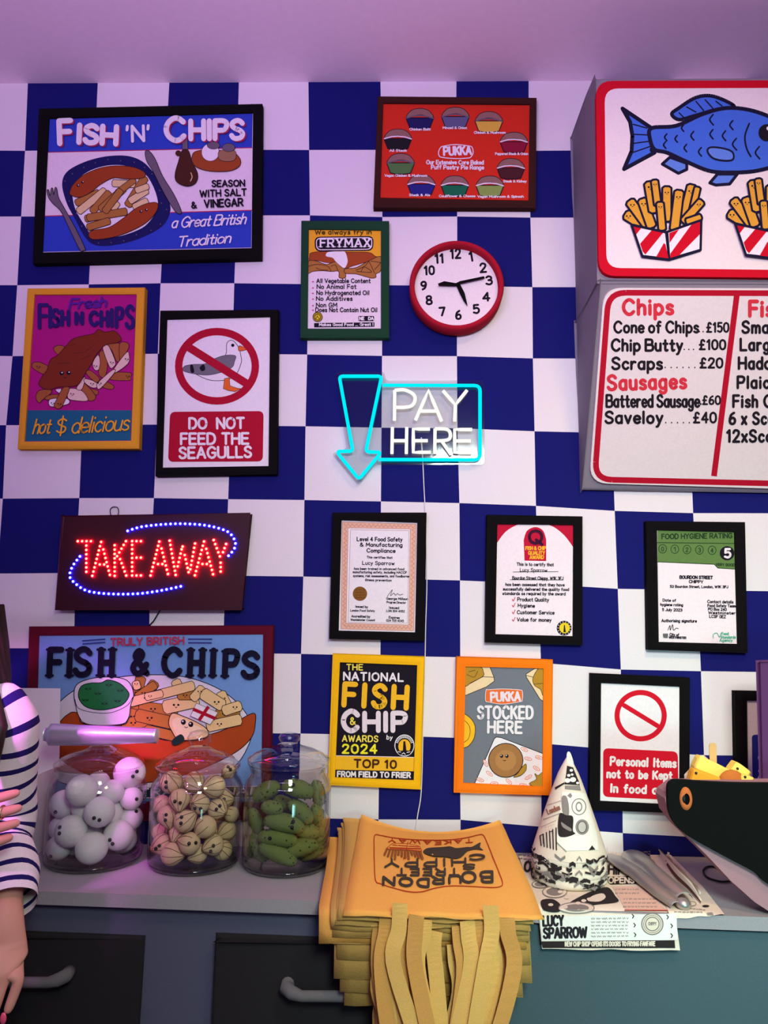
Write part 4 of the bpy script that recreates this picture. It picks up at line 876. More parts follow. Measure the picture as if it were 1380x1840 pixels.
def at_jar(c, r, px, py, rm, back):
    x = onY(px, py, c.y-r*.5).x-c.x; R2 = max(r*.95-rm, .002)
    x = max(-R2, min(R2, x)); dy = math.sqrt(max(0, R2*R2-x*x))
    Y = c.y-dy*(1-1.3*back)
    p = onY(px, py, Y); d = Vector((p.x-c.x, p.y-c.y))
    if d.length > R2: d *= R2/d.length
    z = max(p.z, ZT+.0135+rm*.9)
    return Vector((c.x+d.x, c.y+d.y, z))
def relax(c0, R_, items, slack=.9):
    P_ = [c.copy() for c, r in items]
    for _ in range(60):
        for i in range(len(P_)):
            for j in range(i):
                d = P_[i]-P_[j]; L = d.length or 1e-6; o_ = (items[i][1]+items[j][1])*slack-L
                if o_ > 0: d *= o_*.5/L; P_[i] += d; P_[j] -= d
        for i, (c, r) in enumerate(items):
            P_[i] = P_[i].lerp(c, .04); P_[i].z = max(P_[i].z, ZT+.0135+r*.92)
            q = Vector((P_[i].x-c0.x, P_[i].y-c0.y)); lim = R_*.955-r*.97
            if q.length > lim: q *= lim/q.length; P_[i].x, P_[i].y = c0.x+q.x, c0.y+q.y
    return P_
def moved(S_, a_, b_):
    (ax, ay), (bx_, by_) = proj(a_), proj(b_); return lambda x, y: (S_(x, y)[0]+bx_-ax, S_(x, y)[1]+by_-ay)
def on_ball(c, r, px, py):
    d = ray(px, py).normalized(); oc = CAM-c; b = oc.dot(d); q = b*b-(oc.length_squared-r*r)
    return CAM+d*(-b-math.sqrt(q)) if q > 0 else c+((CAM-d*b)-c).normalized()*r
def eyes(o, c, r, es, s, er=.0042):
    for x, y in es:
        p = on_ball(c, r, *s(x, y)); mb = MB(); mb.ball(p, er, BEAD, 10); mb.build('eye', o)
B8 = lambda x, y: (60+x*.27536, 1290+y*.27536)
EGG = felt('egg_white', (232, 228, 232))
EGGS = ((
    (320, 500, 90, (), 0, 'smooth white felt egg at the upper left of the egg pile'),
    (590, 415, 95, ((638, 408), (612, 440)), .1, 'topmost white felt egg with two eyes looking right'),
    (440, 440, 72, (), .75, 'white felt egg behind the top of the egg pile'),
    (200, 590, 85, ((145, 640),), .35, 'white felt egg at the left glass with one eye showing, halfway up'),
    (430, 580, 88, ((395, 620), (430, 633)), 0, 'central white felt egg with both eyes facing forward'),
    (280, 655, 78, ((340, 592), (338, 625)), .2, 'white felt egg left of the central one with eyes at its right edge'),
    (550, 625, 84, ((517, 604),), .25, 'white felt egg right of the central one with one eye at its left edge'),
    (530, 515, 72, (), .6, 'white felt egg tucked below the topmost egg'),
    (648, 520, 68, ((668, 525),), .5, 'white felt egg at the upper right glass with one eye'),
    (640, 680, 72, ((655, 637),), .4, 'white felt egg at the right glass with one high eye'),
    (165, 765, 76, ((178, 732), (155, 760)), .3, 'white felt egg at the lower left glass with a tilted pair of eyes'),
    (330, 800, 92, ((255, 775), (253, 815)), 0, 'large white felt egg with upright pair of eyes at its left'),
    (505, 790, 88, ((450, 820), (468, 845)), .1, 'white felt egg with eyes at its lower left, above the bottom right egg'),
    (575, 845, 80, ((570, 833), (578, 868)), 0, 'bottom right white felt egg with two stacked eyes'),
    (160, 890, 72, ((115, 895),), .2, 'bottom left white felt egg with one dark eye'),
    (360, 915, 92, (), 0, 'plain white felt egg at the front bottom of the egg jar'),
    (400, 720, 66, (), .6, 'white felt egg deep in the middle of the egg pile'),
    (240, 870, 60, (), .6, 'white felt egg deep at the bottom of the egg pile')))
_it = [(at_jar(c1, r1, *B8(e[0], e[1]), e[2]*.27536*(c1.y-CAM.y)/FPX*1.06, e[4]), e[2]*.27536*(c1.y-CAM.y)/FPX*1.06) for e in EGGS]
_rx = relax(c1, r1, _it)
for i, (x, y, rp, es, bk, lb) in enumerate(EGGS):
    rm = _it[i][1]; c = _rx[i]; mv = moved(B8, _it[i][0], c); mb = MB(); sx = random.uniform(.96, 1.0); mb.ball(c, rm, EGG, 24, 1, sx, .96)
    o = mb.build('felt_egg', origin=c); tag(o, lb, 'egg', 'felt eggs in the left jar'); eyes(o, c, rm*.97, es, mv)
ON = felt('onion_cream', (206, 184, 142)); ONL = felt('onion_line', (110, 76, 50))
ONIONS = ((
    (905, 430, 72, ((872, 432), (872, 465)), 0, 'felt pickled onion with two eyes at the top left of the onion jar'),
    (1050, 420, 66, (), .3, 'pinkish felt pickled onion at the top middle of the onion jar'),
    (1165, 465, 72, (), 0, 'felt pickled onion with no eyes at the top right of the onion jar'),
    (960, 545, 66, ((930, 555), (965, 565)), 0, 'felt pickled onion with level eyes, second row at left'),
    (1090, 565, 64, ((1060, 597), (1098, 600)), .1, 'felt pickled onion with eyes low down, second row at middle'),
    (1245, 550, 66, ((1255, 550), (1260, 580)), .1, 'felt pickled onion with stacked eyes by the right glass, second row'),
    (890, 655, 66, ((878, 645), (873, 680)), 0, 'felt pickled onion with stacked eyes, third row at left'),
    (1020, 668, 70, ((997, 645), (993, 685)), 0, 'felt pickled onion with stacked eyes at the centre of the onion jar'),
    (1165, 632, 64, ((1178, 612), (1155, 635)), 0, 'felt pickled onion with tilted eyes, third row at right'),
    (1090, 755, 70, (), 0, 'plain ribbed felt pickled onion below the centre of the onion jar'),
    (1245, 725, 62, (), .15, 'plain ribbed felt pickled onion at the right glass, fourth row'),
    (945, 770, 60, (), .1, 'felt pickled onion showing its starry tip, fourth row at left'),
    (870, 848, 66, ((855, 855), (832, 875)), .1, 'felt pickled onion with tilted eyes, fifth row at left'),
    (1005, 868, 68, ((1003, 870), (1047, 865)), 0, 'felt pickled onion with wide level eyes, fifth row'),
    (1140, 822, 64, ((1140, 828), (1122, 865)), .1, 'felt pickled onion with tilted eyes, fifth row at right'),
    (1220, 892, 62, (), 0, 'plain felt pickled onion at the bottom right of the onion jar'),
    (915, 945, 72, (), 0, 'plain ribbed felt pickled onion at the front bottom left of the onion jar'),
    (1070, 925, 60, (), .1, 'plain felt pickled onion at the bottom middle of the onion jar'),
    (1272, 350, 46, ((1270, 320), (1285, 335)), .3, 'small felt pickled onion with eyes up by the jar rim'),
    (1275, 640, 50, (), .5, 'shadowed felt pickled onion against the right glass, third row'),
    (825, 560, 54, (), .5, 'shadowed felt pickled onion against the left glass, second row'),
    (812, 760, 54, (), .5, 'shadowed felt pickled onion against the left glass, fourth row'),
    (1050, 500, 58, (), .7, 'felt pickled onion deep behind the upper rows'),
    (950, 700, 56, (), .8, 'felt pickled onion deep behind the middle rows'),
    (1180, 760, 56, (), .8, 'felt pickled onion deep behind the lower right rows'),
    (1000, 450, 50, (), .8, 'felt pickled onion deep behind the top row')))
_it = [(at_jar(c2, r2j, *B8(e[0], e[1]), e[2]*.27536*(c2.y-CAM.y)/FPX*1.04, e[4]), e[2]*.27536*(c2.y-CAM.y)/FPX*1.04) for e in ONIONS]
_rx = relax(c2, r2j, _it)
for i, (x, y, rp, es, bk, lb) in enumerate(ONIONS):
    rm = _it[i][1]; c = _rx[i]; mv = moved(B8, _it[i][0], c); ax = Vector((random.uniform(-1, 1), random.uniform(-.9, .3), random.uniform(-.8, .8))).normalized()
    u = ax.orthogonal().normalized(); w = ax.cross(u)
    def op(t, ph, e=0):
        a_ = math.pi*t; rr_ = math.sin(a_)*(1-.28*max(0, math.cos(a_))**2); h = math.cos(a_)*(1.0+.22*max(0, math.cos(a_))**6)
        return c+(ax*h*1.0+(u*math.cos(ph)+w*math.sin(ph))*rr_)*(rm*.94+e)
    mb = MB(); mb.grid([[op(j/10, 2*math.pi*k/16) for k in range(16)] for j in range(11)], ON, closeu=True); o = mb.build('felt_onion', origin=c); tag(o, lb, 'pickled onion', 'felt pickled onions in the middle jar')
    mb = MB()
    for k in range(8): mb.tube([op(.02+.60*j/6, k*math.pi/4+.1*math.sin(k), .0002) for j in range(7)], .0006, ONL, 5)
    mb.build('stitched_line', o); eyes(o, c, rm*.95, es, mv, .0038)
GK = felt('gherkin_green', (100, 116, 60)); GKD = felt('gherkin_spot', (52, 60, 32))
GC = lambda x, y: (430+x*.14668, 1310+y*.14668)
for i, (x, y, ang, ln, wd, es, bk, lb) in enumerate((
    (720, 740, 15, 360, 185, ((660, 685), (630, 755)), 0, 'topmost felt gherkin with two stacked eyes in the gherkin jar'),
    (330, 770, -30, 330, 190, (), .5, 'shadowed felt gherkin at the upper left of the gherkin jar'),
    (400, 970, 10, 240, 150, (), .1, 'felt gherkin pointing its pale tip forward at the left'),
    (750, 1010, 42, 340, 170, (), .1, 'felt gherkin slanting down to the right under the topmost one'),
    (550, 1160, 12, 440, 190, ((660, 1135), (645, 1205)), 0, 'felt gherkin with two eyes lying across the middle of the jar'),
    (850, 1260, 5, 240, 165, (), .2, 'short felt gherkin end right of the middle one'),
    (470, 1345, 8, 430, 175, ((375, 1340),), 0, 'felt gherkin with one big eye, below the middle one'),
    (720, 1470, -15, 450, 180, (), 0, 'spotted felt gherkin slanting up to the right near the bottom'),
    (470, 1625, 25, 440, 185, (), 0, 'lowest felt gherkin at the front bottom of the gherkin jar'),
    (960, 790, 80, 300, 150, (), .35, 'upright felt gherkin against the right glass near the top'),
    (985, 1080, 75, 300, 150, (), .35, 'upright felt gherkin against the right glass at mid height'),
    (995, 1330, 100, 280, 140, (), .35, 'upright felt gherkin against the right glass low down'),
    (190, 1130, 70, 300, 150, (), .4, 'shadowed felt gherkin against the left glass at mid height'),
    (150, 1400, 100, 300, 140, (), .4, 'shadowed felt gherkin against the left glass low down'),
    (230, 1610, 60, 280, 150, (), .4, 'shadowed felt gherkin at the bottom left of the gherkin jar'),
    (880, 1600, -20, 300, 150, (), .4, 'shadowed felt gherkin at the bottom right of the gherkin jar'),
    (560, 930, 30, 300, 160, (), .9, 'felt gherkin deep behind the pile in the gherkin jar'),
    (620, 1330, -30, 300, 160, (), .9, 'felt gherkin deep behind the lower pile in the gherkin jar'))):
    px, py = GC(x, y); k = .14668*(c3.y-CAM.y)/FPX*1.08; rl, rw = ln*k/2, wd*k/2
    c = at_jar(c3, r3, px, py, max(rw, rl*.72), bk)
    c.z = max(onY(px, py, c.y).z, ZT+.014+rw+abs(math.sin(R(ang)))*(rl-rw)*.8)
    a_ = R(ang); ax = (RT*math.cos(a_)-UP*math.sin(a_)).normalized(); u = FW.copy(); u = (u-ax*u.dot(ax)).normalized(); w = ax.cross(u)
    def gp(t, ph, e=0):
        th = math.pi*t; b = 1+.04*math.sin(7*ph+9*t)*math.sin(th); bow = .10*rl*math.sin(th)
        return c+ax*math.cos(th)*rl+w*(bow-.05*rl)+(u*math.cos(ph)+w*math.sin(ph))*(rw*math.sin(th)**.8*b+e)
    mb = MB(); mb.grid([[gp(j/14, 2*math.pi*q/18) for q in range(18)] for j in range(15)], GK, closeu=True); o = mb.build('felt_gherkin', origin=c); tag(o, lb, 'gherkin', 'felt gherkins in the right jar')
    mb = MB()
    for _ in range(26): mb.ball(gp(random.uniform(.12, .88), random.uniform(0, 6.28), .0001), random.uniform(.0013, .0021), GKD, 6)
    mb.build('spots', o)
    for ex, ey in es:
        d = ray(*GC(ex, ey)); p = CAM+d*((c-u*rw*.9-CAM).dot(FW)/d.dot(FW)); mb = MB(); mb.ball(p, .0042, BEAD, 10); mb.build('eye', o)
# silvery roll lying across the first lid
ry = c1.y-.042; SIL = mat('iridescent_silver', (224, 224, 244), .34, .75, bump=.3, scale=70, spec=.6)
L0, L1 = onY(80, 1320, ry), onY(283, 1322, ry); rows = []; N = 40
for i in range(N+1):
    t = i/N; e = min(1, (math.sin(min(1, t*16)*math.pi/2))) if t < .0626 else 1; p = L0.lerp(L1, t); h = (.0245-.009*t)*max(e, .55); dpt = (.018-.003*t)*max(e, .45)
    rows.append([p+Vector((0, dpt*math.cos(2*math.pi*k/16), h*math.sin(2*math.pi*k/16)+.0008*math.sin(9*t+k*2.2))) for k in range(16)])
mb = MB(); mb.grid(rows, SIL, closeu=True); mb.cap(rows[0], SIL); mb.cap(rows[-1], SIL)
o = mb.build('foil_roll', origin=(L0+L1)/2); tag(o, 'silvery iridescent foil roll lying across the lid of the egg jar', 'foil roll')

# white open carton behind the arm at the left
CW = mat('carton_white', (226, 220, 226), .7, felt=.04, scale=30)
xb = onY(88, 1383, -.10).x; xbb = onY(66, 1515, -.10).x; zr = onY(80, 1383, -.10).z; xl0 = xb-.20
root = thing('takeaway_carton', ((xl0+xb)/2, -.10, ZT), 'open white takeaway carton with raised lid left of the egg jar', 'carton')
def walls(mb, top, bot, z0, z1, th):
    for i in range(4):
        j = (i+1) % 4; t0, t1, b0, b1 = (Vector(v) for v in (top[i]+(z1,), top[j]+(z1,), bot[i]+(z0,), bot[j]+(z0,)))
        n = (t1-t0).cross(b0-t0).normalized()*th; mb.prism([t0, t1, b1, b0], [p-n for p in (t0, t1, b1, b0)], CW)
mb = MB(); top = [(xl0, -.155), (xb, -.155), (xb, -.05), (xl0, -.05)]; bot = [(xl0+.02, -.14), (xbb, -.14), (xbb, -.065), (xl0+.02, -.065)]
walls(mb, top, bot, ZT+.0005, zr, .0015); mb.face([Vector(b+(ZT+.001,)) for b in bot], CW); mb.build('tray', root)
mb = MB(); q = [Vector((xl0, -.049, zr)), Vector((xb, -.049, zr)), onY(108, 1237, -.035), Vector((xl0-.02, -.035, onY(20, 1237, -.035).z))]
mb.prism(q, [p+Vector((0, .002, 0)) for p in q], CW); mb.build('lid', root)
# ------------------------------------------------------------------ stack of canvas tote bags hanging over the counter edge
CANV = felt('canvas', (236, 170, 84)); CANV2 = felt('canvas_inner', (206, 160, 88))
STRP = [felt('strap_canvas', (224, 178, 100)), felt('strap_tan', (206, 152, 82))]; NB = 10; XC = .135
LFT = [-.038, -.048, -.052, -.060, -.058, -.082, -.050, -.055, -.044, -.036]; RGT = [.312, .294, .290, .288, .290, .285, .293, .296, .280, .262]
LIP = [1650, 1657, 1667, 1677, 1688, 1700, 1730, 1764, 1788, 1812]
def lerp(t, pts):
    for (a, b), (c, d) in zip(pts, pts[1:]):
        if t <= c: return b+(d-b)*(t-a)/(c-a)
    return pts[-1][1]
def ztop(Y): return lerp(-Y, [(0, .990), (.03, .986), (.15, .962), (.30, .944), (.38, .932), (.44, .917)])
def zbag(x, Y, k):
    u = (x-XC)/.17; f = (NB-1-k)/(NB-1); z = .9022+(ztop(Y)-.9022)*f
    back = max(0, min(1, (Y+.24)/.21))
    return z-.034*max(0, 1-u*u)*back*f*(1 if k == 0 else .9)-.0012*f*math.sin(9*u+k)*(1-back)
HS = [(-.073, .083), (-.047, .108), (-.096, .062), (-.028, .046), (-.088, .088), (-.060, .030), (-.105, .100), (-.012, .070), (-.080, .052), (-.040, .095), (-.100, .075), (-.055, .020)]
for k in range(NB):
    Yk = -.397-.0055*(NB-1-k)-(.006 if k == 0 else 0); lip = onY(790, LIP[k], Yk).z; zf = zbag(XC, -.33, k)
    path = [(-.030-.004*k if k < 6 else -.05, None)]+[(-.06, None), (-.10, None), (-.15, None), (-.20, None), (-.26, None), (-.33, None)]
    d0 = zbag(XC, Yk+.02, k)
    if lip > d0-.03: path += [(-.37, None), (Yk+.02, None), (Yk, lip)]
    else: path += [(Yk+.022, zbag(XC, Yk+.03, k)-.001), (Yk+.008, d0-.006), (Yk, d0-.016), (Yk, (d0-.016)*.5+lip*.5), (Yk+.001, lip)]
    rows = []; n = 16; th = .0042 if k else .006
    for i, (Y, z) in enumerate(path):
        t = i/(len(path)-1); xl = LFT[k]+(.004 if k == 0 else -.012+.012*t)*(1-t)*2; xr_ = RGT[k]-.026*(1-t)
        top, bot = [], []
        for j in range(n+1):
            x = xl+(xr_-xl)*j/n; hang = z is not None
            zz = zbag(x, Y, k) if not hang else z+(zbag(x, Y, k)-zbag(XC, Y, k))*.15+.0015*math.sin(11*x*6+k*2)
            yy = Y+(.0022*math.sin(x*40+k*1.7+i) if hang and i > len(path)-4 else 0)
            if k == 0 and i == 0: yy -= .012*max(0, 1-((x-XC)/.17)**2)
            dn = Vector((0, .8, -.6)) if hang and i < len(path)-2 else (Vector((0, 1, -.1)) if hang else Vector((0, 0, -1)))
            top.append(Vector((x, yy, zz))); bot.append(Vector((x, yy, zz))+dn*th)
        rows.append(top+bot[::-1])
    lab = ['topmost tan canvas tote bag with printed fish and chips, lying on the pile', 'tan canvas tote bag directly under the printed top bag', 'third tan canvas tote bag from the top of the pile', 'fourth tan canvas tote bag from the top of the pile', 'fifth tan canvas tote bag, in the middle of the pile', 'tan canvas tote bag sticking out furthest left in the pile', 'tan canvas tote bag whose flap hangs just below the leftmost one', 'third tan canvas tote bag up from the bottom of the pile', 'second tan canvas tote bag up from the bottom of the pile', 'bottom tan canvas tote bag of the pile, flat on the worktop'][k]
    root = thing('tote_bag', (XC, -.2, zbag(XC, -.2, k)-.002), lab, 'tote bag', 'canvas tote bags piled on the counter')
    bm_ = CANV if k in (0, 5) else CANV2; mb = MB(); mb.grid(rows, bm_, closeu=True); mb.cap(rows[0], bm_); mb.cap(rows[-1], CANV2); mb.build('bag_body', root)
    for h in range(2 if k < 6 else 1):
        hl, hr = HS[(k*2+h) % len(HS)]
        yo = Yk-.0030-.0034*h; jx = random.uniform(-.012, .012); hw = .078+random.uniform(-.008, .012)+(.014*h); zb_ = .60+random.uniform(-.03, .02); sw = random.uniform(.020, .034)
        jx *= .3; a0, a1 = XC+jx+hl, XC+jx+hr; mid = (a0+a1)/2+random.uniform(-.015, .015); z0 = lip+(.024 if k == 0 and h == 0 else .006)
        P_ = [(a0, yo, z0), (a0-.002, yo-.001, lip-.02), (a0+random.uniform(-.012, .012), yo-.003, lip-.07), (a0+(mid-a0)*.28+random.uniform(-.012, .012), yo-.004, (lip+zb_)/2-.02), (a0+(mid-a0)*.62, yo-.003, zb_+.04), (mid, yo-.001, zb_), (a1+(mid-a1)*.62, yo-.003, zb_+.04), (a1+(mid-a1)*.28+random.uniform(-.012, .012), yo-.004, (lip+zb_)/2-.02), (a1+random.uniform(-.012, .012), yo-.003, lip-.07), (a1+.002, yo-.001, lip-.02), (a1, yo, z0)]
        P_ = [tuple(v) for v in P_]; xs = spline([(p[0], p[2]) for p in P_], n=5); yz = spline([(p[1], p[2]) for p in P_], n=5)
        rows = []; w = .0132
        for i, ((x, z), (y, _)) in enumerate(zip(xs, yz)):
            A, B = xs[max(i-1, 0)], xs[min(i+1, len(xs)-1)]; dx, dz = B[0]-A[0], B[1]-A[1]; l = math.hypot(dx, dz) or 1; nx, nz = dz/l, -dx/l
            tw = .25*math.sin(i*.22+k*2+h); c = Vector((x, y, z)); e = Vector((nx*w, w*tw, nz*w)); t_ = Vector((0, .0008, 0))
            rows.append([c-e-t_, c+e-t_, c+e+t_, c-e+t_])
        sm_ = STRP[(k+h) % 2]; mb = MB(); mb.grid(rows, sm_, closeu=True, sm=False); mb.cap(rows[0], sm_); mb.cap(rows[-1], sm_); mb.build('handle', root)
    if k == 0: TOPBAG = root
def march(px, py, f, t0=.8, t1=2.2, n=260):
    d = ray(px, py); pt = t0; pf = f(CAM+d*t0)
    for i in range(1, n+1):
        t = t0+(t1-t0)*i/n; v = f(CAM+d*t)
        if v <= 0 < pf:
            for _ in range(24):
                m_ = (pt+t)/2
                if f(CAM+d*m_) > 0: pt = m_
                else: t = m_
            return CAM+d*pt
        pt, pf = t, v
    best = min((abs(f(CAM+d*(t0+(t1-t0)*i/n))), t0+(t1-t0)*i/n) for i in range(n+1))
    return CAM+d*best[1]
a = Art(lambda px, py, o: march(px, py, lambda p: p.z-zbag(p.x, p.y, 0))+Vector((0, 0, .0012+o)), (660, 1480), .18841, 1, 6)
PR = paint('print_red', (176, 56, 22)); PK = paint('print_dark', (66, 58, 52)); PB = paint('print_brown', (150, 88, 44))
bd = spline(pts_of('70,120 130,118 250,140 450,158 640,162 800,158 950,138 1060,112 1105,115 1140,180 1200,330 1260,480 1290,570 1270,605 1180,615 1000,605 800,600 650,620 520,655 400,655 250,620 130,580 80,550 68,400 65,250'), True)
a.stroke(bd+[bd[0]], 9, PR)
a.blob('535,265 570,240 640,232 720,228 790,222 850,238 950,228 1000,225 1078,185 1075,230 1105,258 1040,252 960,268 900,320 840,338 760,325 700,320 640,318 570,300 540,285', PK); a.ell(622, 300, 8, 6, CANV)
for i in range(12): a.stroke([(190+i*28, 245+(i % 3)*6), (165+i*33, 300+(i % 4)*14)], 22, PB)
a.poly('190,240 240,195 390,200 500,225 518,270 380,258 200,252', CANV, 6, PR); a.stroke('215,240 500,250', 14, PR); a.stroke('240,212 490,232', 9, PR); a.stroke('390,180 345,350', 6, PR)
for tx, x0, y0, x1, y1, h, w, mt in (('TAKE', 1000, 150, 645, 172, 36, 9, PR), ('AWAY', 610, 170, 205, 148, 36, 9, PR), ('C', 1115, 300, 975, 308, 48, 18, PK), ('HIPPY', 935, 340, 170, 352, 70, 20, PK), ('S', 1022, 396, 915, 402, 44, 16, PK), ('TREET', 870, 440, 285, 440, 62, 20, PK), ('BO', 1190, 468, 905, 474, 98, 26, PK), ('UR', 888, 505, 622, 515, 70, 24, PK), ('DON', 585, 540, 155, 520, 74, 26, PK)): a.text(tx, x0, y0, x1, y1, h, w, mt, 0, .34)
a.build('print', TOPBAG, 'red and dark printed panel')

# ------------------------------------------------------------------ newspapers on the counter
NP = paint('newsprint', (230, 214, 196)); NK = paint('news_black', (46, 38, 40)); NG = paint('news_grey', (138, 128, 124)); NPK = paint('news_pink', (226, 186, 168))
def np3(px, py, o, lift=.0022):
    p = onZ(px, py, ZT+lift+o); fy = front_y(p.x)-.004
    if p.y > -.012: p = Vector((p.x-(p.y+.012)*.1, -.012, p.z)) if False else onY(px, py, -.012-o)
    if p.y >= fy: return p
    for _ in range(6): p = onY(px, py, front_y(p.x)-.0045-o)
    return p
def sheet(rows_px, lift, mt, n=14, sub=10, wave=.0015):
    rows = []
    for (l, r), (l2, r2) in zip(rows_px, rows_px[1:]):
        for s in range(sub):
            t = s/sub; A = (l[0]+(l2[0]-l[0])*t, l[1]+(l2[1]-l[1])*t); B = (r[0]+(r2[0]-r[0])*t, r[1]+(r2[1]-r[1])*t)
            rows.append([np3(A[0]+(B[0]-A[0])*i/n, A[1]+(B[1]-A[1])*i/n, -.0006, lift) for i in range(n+1)])
    l, r = rows_px[-1]; rows.append([np3(l[0]+(r[0]-l[0])*i/n, l[1]+(r[1]-l[1])*i/n, -.0006, lift)+Vector((0, -wave*abs(math.sin(i*.9)), .001*math.sin(i*1.1))) for i in range(n+1)])
    mb = MB(); mb.grid(rows, mt); return mb
root = thing('newspaper', (.44, -.2, ZT), 'open printed newspaper hanging over the counter front under the paper cones', 'newspaper')
o = sheet([((932, 1537), (1150, 1534)), ((968, 1643), (1214, 1647)), ((974, 1705), (1222, 1708))], .0022, NP).build('sheet', root)
a = Art(np3, (920, 1340), .28986, 1, 8); a.maxe = 8
a.lines(40, 655, 130, 665, 3, 22, 8, NK); a.text('OU', 76, 775, 150, 785, 60, 15, NK)
a.text('CHIP', 552, 790, 690, 796, 56, 13, NK); a.poly('572,812 740,808 775,856 610,860', NK)
a.lines(560, 660, 700, 665, 3, 20, 8, NPK)
a.poly('622,872 800,872 960,1018 705,1018', NPK); a.lines(640, 890, 800, 890, 2, 24, 9, NG); a.lines(690, 950, 900, 950, 3, 24, 9, NG); a.stroke('700,1018 968,1020', 6, paint('news_red', (190, 90, 80)))
a.blob('350,985 430,930 540,885 600,880 640,930 655,968 520,985 470,1000', NK); a.blob('470,960 500,930 560,915 580,940 540,965', NP); a.blob('180,960 250,950 300,985 290,1030 200,1020', NK)
for x, y, rx, ry in ((265, 905, 75, 36), (175, 858, 50, 22), (400, 1005, 110, 34)): a.ell(x, y, rx, ry, NP, 6, NG); a.ell(x, y, rx*.7, ry*.7, NG)
for x, y in ((445, 960), (480, 950), (410, 975), (330, 1000), (240, 985), (300, 905), (340, 940)): a.ell(x, y, 16, 9, NP)
a.poly('172,1060 1020,1040 1025,1205 185,1210', paint('news_white', (236, 232, 226)))
a.poly('182,1214 1008,1206 1012,1254 190,1254', NK)
a.lines(490, 1072, 722, 1070, 6, 22, 11, NG); a.ell(870, 1105, 66, 66, NP, 8, NG); a.ell(870, 1105, 42, 42, NP, 7, NG); a.ring(870, 1105, 54, 54, 4, NG)
for x, y in ((745, 1045), (755, 1100), (758, 1160), (960, 1050), (985, 1105), (985, 1165)): a.stroke([(x, y), (x+10, y+12), (x+2, y+24)], 6, NK)
a.build('print', root); t = a.sub()
DI = paint('news_ink', (40, 36, 42)); t.text('OPENS', 600, 850, 756, 850, 34, 9, NP); t.text('LUCY', 195, 1116, 318, 1112, 58, 15, DI); t.text('SPARROW', 198, 1192, 462, 1186, 60, 15, DI); t.text('CHIPPY', 846, 1112, 894, 1112, 18, 4, NG)
t.text('NEW CHIP SHOP OPENS ITS DOORS TO FRYING FANFARE', 330, 1242, 886, 1240, 26, 7, NP)
t.build('lettering', root)
root = thing('newspaper', (.60, -.2, ZT), 'crumpled newspaper with folded pages lying beneath the metal tongs', 'newspaper')
sheet([((1168, 1536), (1205, 1536)), ((1186, 1600), (1262, 1592)), ((1206, 1652), (1302, 1643))], .0042, NP, wave=.0004).build('sheet', root)
a = Art(lambda x, y, o: np3(x, y, o, .0046), (1100, 1490), .15942, 1, 10)
a.lines(300, 260, 430, 250, 2, 26, 16, NG); a.blob('380,350 430,335 480,370 470,410 420,400', NP, 6, NG); a.ell(900, 840, 46, 24, NP, 8, NG); a.ell(1055, 865, 40, 13, NK); a.lines(700, 930, 1030, 935, 1, 20, 14, NG); a.poly('1065,940 1130,935 1145,970 1075,970', NG); a.lines(870, 890, 1050, 910, 1, 20, 12, NG)
a.build('print', root)
for i, (e0, e1, dz) in enumerate((('420,135 560,330 700,540 860,690 1000,835', '445,150 600,300 760,470 900,610 1010,800', .022), ('480,140 600,300 730,440 880,600 985,760', '600,225 680,350 790,440 960,640 1000,720', .016))):
    p, q = spline(pts_of(e0)), spline(pts_of(e1)); rows = []; N = min(len(p), len(q))
    sx = lambda v: (1100+v[0]*.15942, 1490+v[1]*.15942)
    for j in range(N):
        f = math.sin(math.pi*min(1, (j+2)/(N+2)))
        A = onZ(*sx(p[j]), ZT+.006); B = onZ(*sx(q[j]), ZT+.006+dz*f)
        for v in (A, B):
            if v.y > -.012: v.y = -.012
        rows.append([A, A.lerp(B, .5)+Vector((0, 0, dz*.3*f)), B, B+Vector((.002, .004, -dz*f*.4))])
    mb = MB(); mb.grid(rows, NP); fo = mb.build('folded_page', root)
    mb = MB(); mb.grid([[r[0]+Vector((0, -.0006, .0012)), r[0].lerp(r[1], .5 if i == 0 else .3)+Vector((0, -.0006, .0012))] for r in rows], paint('page_brown', (92, 60, 56)) if i == 0 else NG); mb.build('dark_stripe', fo)

# nested paper cones
yfr = onZ(1023, 1599, ZT+.006).y; cr = 60*(yfr+.07-CAM.y)/FPX; YC = yfr+cr; bx = onY(1023, 1560, YC).x
zof = lambda py: onY(1022, py, YC).z
TIP = onY(1021, 1356, YC); ZB = zof(1530)
def conef(p, r0=cr*.985):
    t = (p.z-ZB)/(TIP.z-ZB); cx_ = bx+(TIP.x-bx)*t
    rr_ = r0*(max(0, 1-t)**.86)+.004*max(0, min(1, (1-t)*5))
    return math.hypot(p.x-cx_, p.y-YC)-rr_
def cone_rows(z0, z1, n=44, m=16):
    rows = []
    for j in range(m+1):
        z = z0+(z1-z0)*j/m; t = (z-ZB)/(TIP.z-ZB); cx_ = bx+(TIP.x-bx)*t; rr_ = cr*.985*(max(0, 1-t)**.86)+.004*max(0, min(1, (1-t)*5))
        rows.append([Vector((cx_+rr_*math.cos(2*math.pi*k/n), YC+rr_*math.sin(2*math.pi*k/n), z)) for k in range(n)])
    return rows
root = thing('paper_cone', (bx, YC, ZB), 'pointed newspaper cone standing on top of the nested cones', 'paper cone', 'nested newspaper cones')
mb = MB(); mb.grid(cone_rows(ZB, TIP.z), NP, closeu=True); mb.build('cone', root)
a = Art(lambda px, py, o: (lambda h: h+(CAM-h).normalized()*(.0012+o))(march(px, py, conef, 1.2, 2.0, 160)), (920, 1340), .15221, 1, 3)
CWH = paint('cone_white', (238, 232, 220))
a.blob('650,85 690,85 735,240 690,225 650,200', CWH); a.poly('650,235 720,255 790,420 800,465 620,455 640,330', NK); a.poly('625,470 800,470 815,530 625,510', NG)
